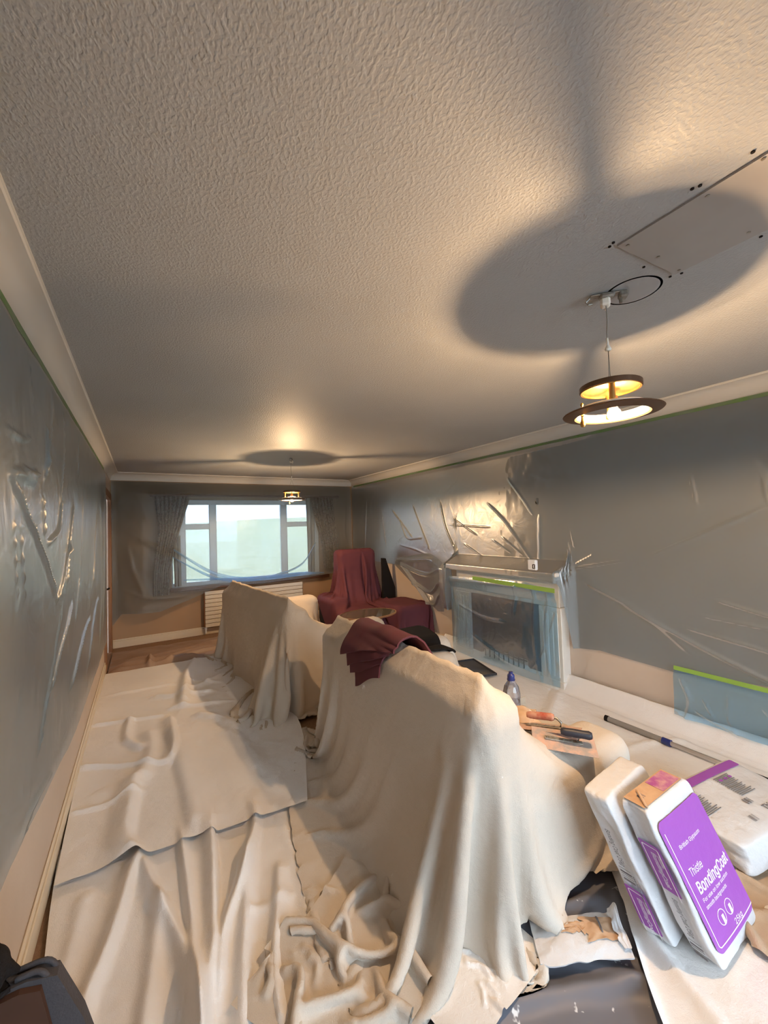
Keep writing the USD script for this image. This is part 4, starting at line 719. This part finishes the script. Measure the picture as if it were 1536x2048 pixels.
    if front == 'info':
        from shapely.geometry import box as sb
        part('printed_band', panel(-W / 2 + .02, W / 2 - .02, Hb * .80, Hb * .93, .010, .0042), M['purple'], t, label='purple printed band')
        ln = [box(x, x + .11 * r_, z, z + .0035, 0, .0004) for x in (-W / 2 + .03, .015) for z, r_ in zip(np.arange(Hb * .42, Hb * .76, .0085), np.random.default_rng(4).uniform(.7, 1, 60))]
        for k in (0, 1): part('small_print', mp(cat_(*ln[k * len(ln) // 2:(k + 1) * len(ln) // 2]), F(0, 0, .0046)), M['ink'], t, label='block of fine grey print')
        part('barcode', mp(barcode(.05, .03, 3), F(-.02, Hb * .30, .0046)), M['ink'], t); part('barcode', mp(barcode(.03, .03, 5), F(-.10, Hb * .12, .0046)), M['ink'], t)
        part('lettering', mp(txt('Thistle', .024, True), F(.02, Hb * .16, .0046)), M['ink'], t)
        for k in range(3): part('symbol', panel(.03 + .035 * k, .05 + .035 * k, Hb * .68, Hb * .68 + .014, .006, .0050), M['purple'], t)
    if side:
        xs = -W / 2 - .0035
        G = lambda y0, z0, e=0.: (lambda V: np.stack([xs - e - V[:, 2] + .0 * V[:, 0], y0 - V[:, 1], z0 - V[:, 0]], -1))
        def gp(z1, z0, y0, y1, e):
            from shapely.geometry import box as sb
            return mp(trimesh.creation.extrude_polygon(sb(0, y0, z1 - z0, y1).buffer(-.006).buffer(.006), .0004, engine='earcut').subdivide_to_size(.03), G(0, z1, e))
        for what, z1, z0 in side:
            if what == 'panel':
                pp = part('side_panel', gp(z1, z0, -.034, .034, .004), M['purple'], t, label='purple printed side panel')
                from shapely.geometry import box as sb
                o = sb(.010, -.026, z1 - z0 + .02, .026).buffer(-.006).buffer(.006); ring = o.difference(o.buffer(-.003)); m = mp(trimesh.creation.extrude_polygon(ring, .0004, engine='earcut'), G(0, z1, .0048)); m.update_faces(m.triangles_center[:, 2] > z0 + .004); part('border_line', m, M['print'], pp)
                part('lettering', mp(txt('BondingCoat', .015, width=.12), G(.004, z1 - .03, .005)), M['print'], pp); part('lettering', mp(txt('Thistle', .010), G(-.014, z1 - .03, .005)), M['print'], pp)
            elif what == 'text': part('lettering', mp(txt('Bonding Coat 25kg', .017, width=z1 - z0), G(.008, z1, .006)), M['ink'], t)
            elif what == 'bars': part('barcode', mp(barcode(.05, .038, 7), G(.02, z1, .006)), M['ink'], t)
            elif what == 'arrow': part('lettering', mp(txt('www.british-gypsum.com', .009, width=z1 - z0), G(-.02, z1, .006)), M['ink'], t)
    if top:
        zt = Hb + .0035
        part('valve_paper', mp(box(-W / 2 + .02, W / 2 - .03, -T / 2 + .014, T / 2 - .014, 0, .0008), lambda V: V + [0, 0, zt - .001]), M['kraft'], t, label='brown kraft paper end flap')
        part('end_label', mp(box(.0, W / 2 - .04, -T / 2 + .018, T / 2 - .02, 0, .0006), lambda V: V + [0, 0, zt + .0006]), mat('pink_purple_print', (.36, .08, .28), .5, col2=(.55, .30, .33), cscale=30.), t, label='magenta printed end label')
        part('end_print', mp(barcode(.03, .02, 8), lambda V: V + [-.11, -.01, zt + .001]), M['ink'], t)
        part('torn_flap', tube(smoothline([(-W / 2 + .03, -T / 2 + .012, zt + .002), (-W / 2 + .07, 0, zt + .016), (-W / 2 + .09, T / 2 - .03, zt + .004)], 14), .005, 8), M['kraft'], t, smooth=True)
    return t
lean = lambda az, a, r: np.array([[math.cos(az), -math.sin(az), -math.sin(az) * math.sin(a) + math.cos(az) * math.sin(r)], [math.sin(az), math.cos(az), math.cos(az) * math.sin(a) + math.sin(az) * math.sin(r)], [0, 0, math.cos(a) * math.cos(r)]])
plaster_bag('upright white plaster bag with purple front panel leaning foremost at the sofa end', (1.769, .653, .040), lean(.017, .292, -.258), .335, .10, .525, front='main', side=[('panel', .40, .235), ('text', .215, .09), ('bars', .075, .03)], top=True, seed=2)
plaster_bag('upright white plaster bag wedged between the purple fronted bag and the sofa', (1.715, .785, .040), lean(.10, .292, -.23), .345, .10, .525, side=[('text', .40, .27), ('bars', .26, .21), ('arrow', .25, .14), ('panel', .19, .05)], seed=6)
plaster_bag('white plaster bag lying flat by the right edge, print side up', (2.36, .635, .135), np.array([[.985, .02, .17], [-.17, -.20, .965], [.05, -.98, -.19 + .25]]), .56, .13, .36, front='info', seed=9)
# torn empty bag lying on the polythene
eb = thing('paper_bag', 'empty torn plaster bag lying on the grey polythene', 'empty bag')
uu, vv = np.meshgrid(np.linspace(0, 1, 50), np.linspace(0, 1, 30), indexing='ij')
cA, cB, cC, cD = np.array([1.225, 1.07]), np.array([1.505, .905]), np.array([1.41, .785]), np.array([1.12, .935])
xy = ((1 - uu) * (1 - vv))[..., None] * cA + (uu * (1 - vv))[..., None] * cB + (uu * vv)[..., None] * cC + ((1 - uu) * vv)[..., None] * cD
xy += .012 * (meshkit.fbm(np.stack([uu * 5, vv * 5, uu * 0], -1), 2, 3)[..., None] - .5)
ez = .050 + .020 * np.sin(np.pi * vv) * np.sin(np.pi * np.clip(uu, .02, .98)) ** .5 + .012 * meshkit.fbm(np.stack([uu * 6, vv * 4, uu * 0], -1), 3, 5) + .03 * np.exp(-((uu - 1) / .05) ** 2) * np.exp(-((vv - .1) / .2) ** 2)
E3 = np.concatenate([xy, ez[..., None]], -1)
part('paper', grid(E3[:, ::-1], .006), M['bagpaper'], eb, smooth=40)
def sub(u0, u1, v0, v1, lift, mt, nm, jag=.0, sd=1):
    u, v = np.meshgrid(np.linspace(0, 1, 26), np.linspace(0, 1, 18), indexing='ij'); r = np.random.default_rng(sd)
    U = u0 + (u1 - u0) * u + jag * (meshkit.noise(np.stack([v * 7, u * 0 + sd, u * 0], -1)) - .5) * (1 - u); Vv = v0 + (v1 - v0) * v + jag * .6 * (meshkit.noise(np.stack([u * 6, u * 0, u * 0 + sd], -1)) - .5)
    from scipy.ndimage import map_coordinates as mc_
    P = np.stack([mc_(E3[..., k], [np.clip(U, 0, 1) * 49, np.clip(Vv, 0, 1) * 29], order=1, mode='nearest') for k in range(3)], -1); P[..., 2] += lift + .004 * meshkit.noise(np.stack([u * 6, v * 6, u * 0 + sd], -1))
    return part(nm, grid(P[:, ::-1], .002), mt, eb, smooth=40)
sub(.56, .97, .16, .72, .004, M['kraft'], 'torn_lining', .08, 2); sub(.36, .58, .34, .55, .003, M['kraft'], 'torn_lining', .14, 4); sub(.74, .76, .18, .56, .009, M['ink'], 'tear')
sub(.90, 1.0, .0, .9, .012, M['bagpaper'], 'folded_edge', .05, 6)

# ------------------------------------------------------------------ ceiling patch, wall fittings, box by the left wall
M['filler'] = mat('ceiling_filler', (.37, .365, .36), .8)
cp = thing('ceiling_patch', 'plain plasterboard patch screwed to the ceiling beside the near lamp', 'plasterboard patch')
M['board'] = mat('plasterboard', (.33, .305, .28), .8, col2=(.355, .33, .305), cscale=4.)
pb = trimesh.creation.extrude_polygon(__import__('shapely').Polygon([(1.285, .652), (1.618, .632), (1.622, -.35), (1.268, -.35)]), .006); pb.apply_translation([0, 0, H - .0065]); part('board', pb, M['board'], cp)
for x, y in [(1.308, .632), (1.457, .612), (1.600, .612), (1.30, .422), (1.287, .307), (1.58, .42), (1.60, .25), (1.29, .12), (1.60, .05)]: part('screw', cyl(.0045, H - .0085, H - .006, 10, (x, y)), M['steel'], cp)
for q in [(1.264, .652), (1.272, .668), (1.481, .668), (1.626, .65), (1.640, .62), (1.251, .421), (1.245, .436), (1.249, .315), (1.65, .411), (1.243, .14)]: part('screw', cyl(.0045, H - .003, H - .0002, 10, q), M['black'], cp, label='dark screw head beside the board')
pr_ = thing('ceiling_rose_patch', 'smooth filler ring on the ceiling around the near lamp bracket', 'filler patch')
part('filler', lathe([(0, H - .0012), (.080, H - .0012), (.095, H - .0002), (0, H - .0002)], 40, (1.60, .765)), M['filler'], pr_, smooth=True)
sn = thing('wall_sensor', 'small white alarm box with black letter above the mantel', 'alarm')
part('case', box(XR - .262, XR - .225, 2.41, 2.50, 1.09, 1.185, .008), M['upvc'], sn)
dg = part('display', box(XR - .2635, XR - .2615, 2.415, 2.445, 1.105, 1.145, .0005), M['black'], sn)
e = txt('E', .024, True); e.vertices = np.stack([XR - .2636 - e.vertices[:, 2], 2.438 - e.vertices[:, 0], 1.113 + e.vertices[:, 1]], -1); e.fix_normals(); part('letter', e, M['print'], dg)
tk = thing('cable_trunking', 'white cable trunking strip rising above the mantel', 'trunking')
part('strip', box(XR - .012, XR - .0005, 2.555, 2.585, 1.13, 1.52, .003), M['upvc'], tk)
hk = thing('wall_hook', 'small black picture hook on the right wall', 'hook')
part('plate', box(XR - .022, XR - .0005, 2.545, 2.56, 1.70, 1.765, .002), M['black'], hk); part('hook', tube([(XR - .022, 2.552, 1.715), (XR - .034, 2.552, 1.712), (XR - .036, 2.552, 1.73)], .003, 8), M['black'], hk)
so = thing('wall_socket', 'white plug socket low on the left wall', 'socket')
part('plate', box(XL + .0005, XL + .010, 2.69, 2.84, .385, .47, .003), M['upvc'], so)
for y in (2.72, 2.79): part('switch', box(XL + .009, XL + .014, y, y + .018, .445, .460, .001), M['upvc'], so)
tg = thing('tool_bag', 'brown and grey tool bag standing at the left wall', 'bag')
M['brownpanel'] = mat('brown_panel', (.045, .016, .007), .8, col2=(.06, .022, .01), cscale=5.); M['greyweb'] = mat('grey_webbing', (.055, .05, .055), .85, bump=(120., .002))
def prism(z_prof, y0, y1):
    q = [(XL + .006, z) for _, z in z_prof][::-1]; m = trimesh.creation.extrude_polygon(__import__('shapely').Polygon(list(z_prof) + q), y1 - y0); m.vertices = np.stack([m.vertices[:, 0], y1 - m.vertices[:, 2], m.vertices[:, 1]], -1); m.fix_normals(); return m
part('front_panel', prism([(-.11, .03), (-.125, .25), (-.185, .44), (-.203, .535), (-.24, .548)], 1.20, 1.215), M['brownpanel'], tg)
part('side_gusset', prism([(-.07, .03), (-.085, .25), (-.129, .416), (-.176, .538), (-.23, .555)], 1.216, 1.255), M['greyweb'], tg)
for k in range(2): part('strap', tube(smoothline([(-.19 + .012 * k, 1.222 + .022 * k, .53), (-.205 + .012 * k, 1.225 + .022 * k, .562), (-.25, 1.228 + .022 * k, .560)], 10), .006, 8), M['greyweb'], tg, smooth=True)
cloth_thing('jacket', 'black fleece dumped on top of the brown tool bag', 'jacket', -.295, 1.235, .12, .11, .72, .2, M['black'], 29, [(np.array([-.300, 1.235, .60]), (.028, .03, .03), .028, 0)], .66, 16, lift=.07, thick=.012, floor=.568)
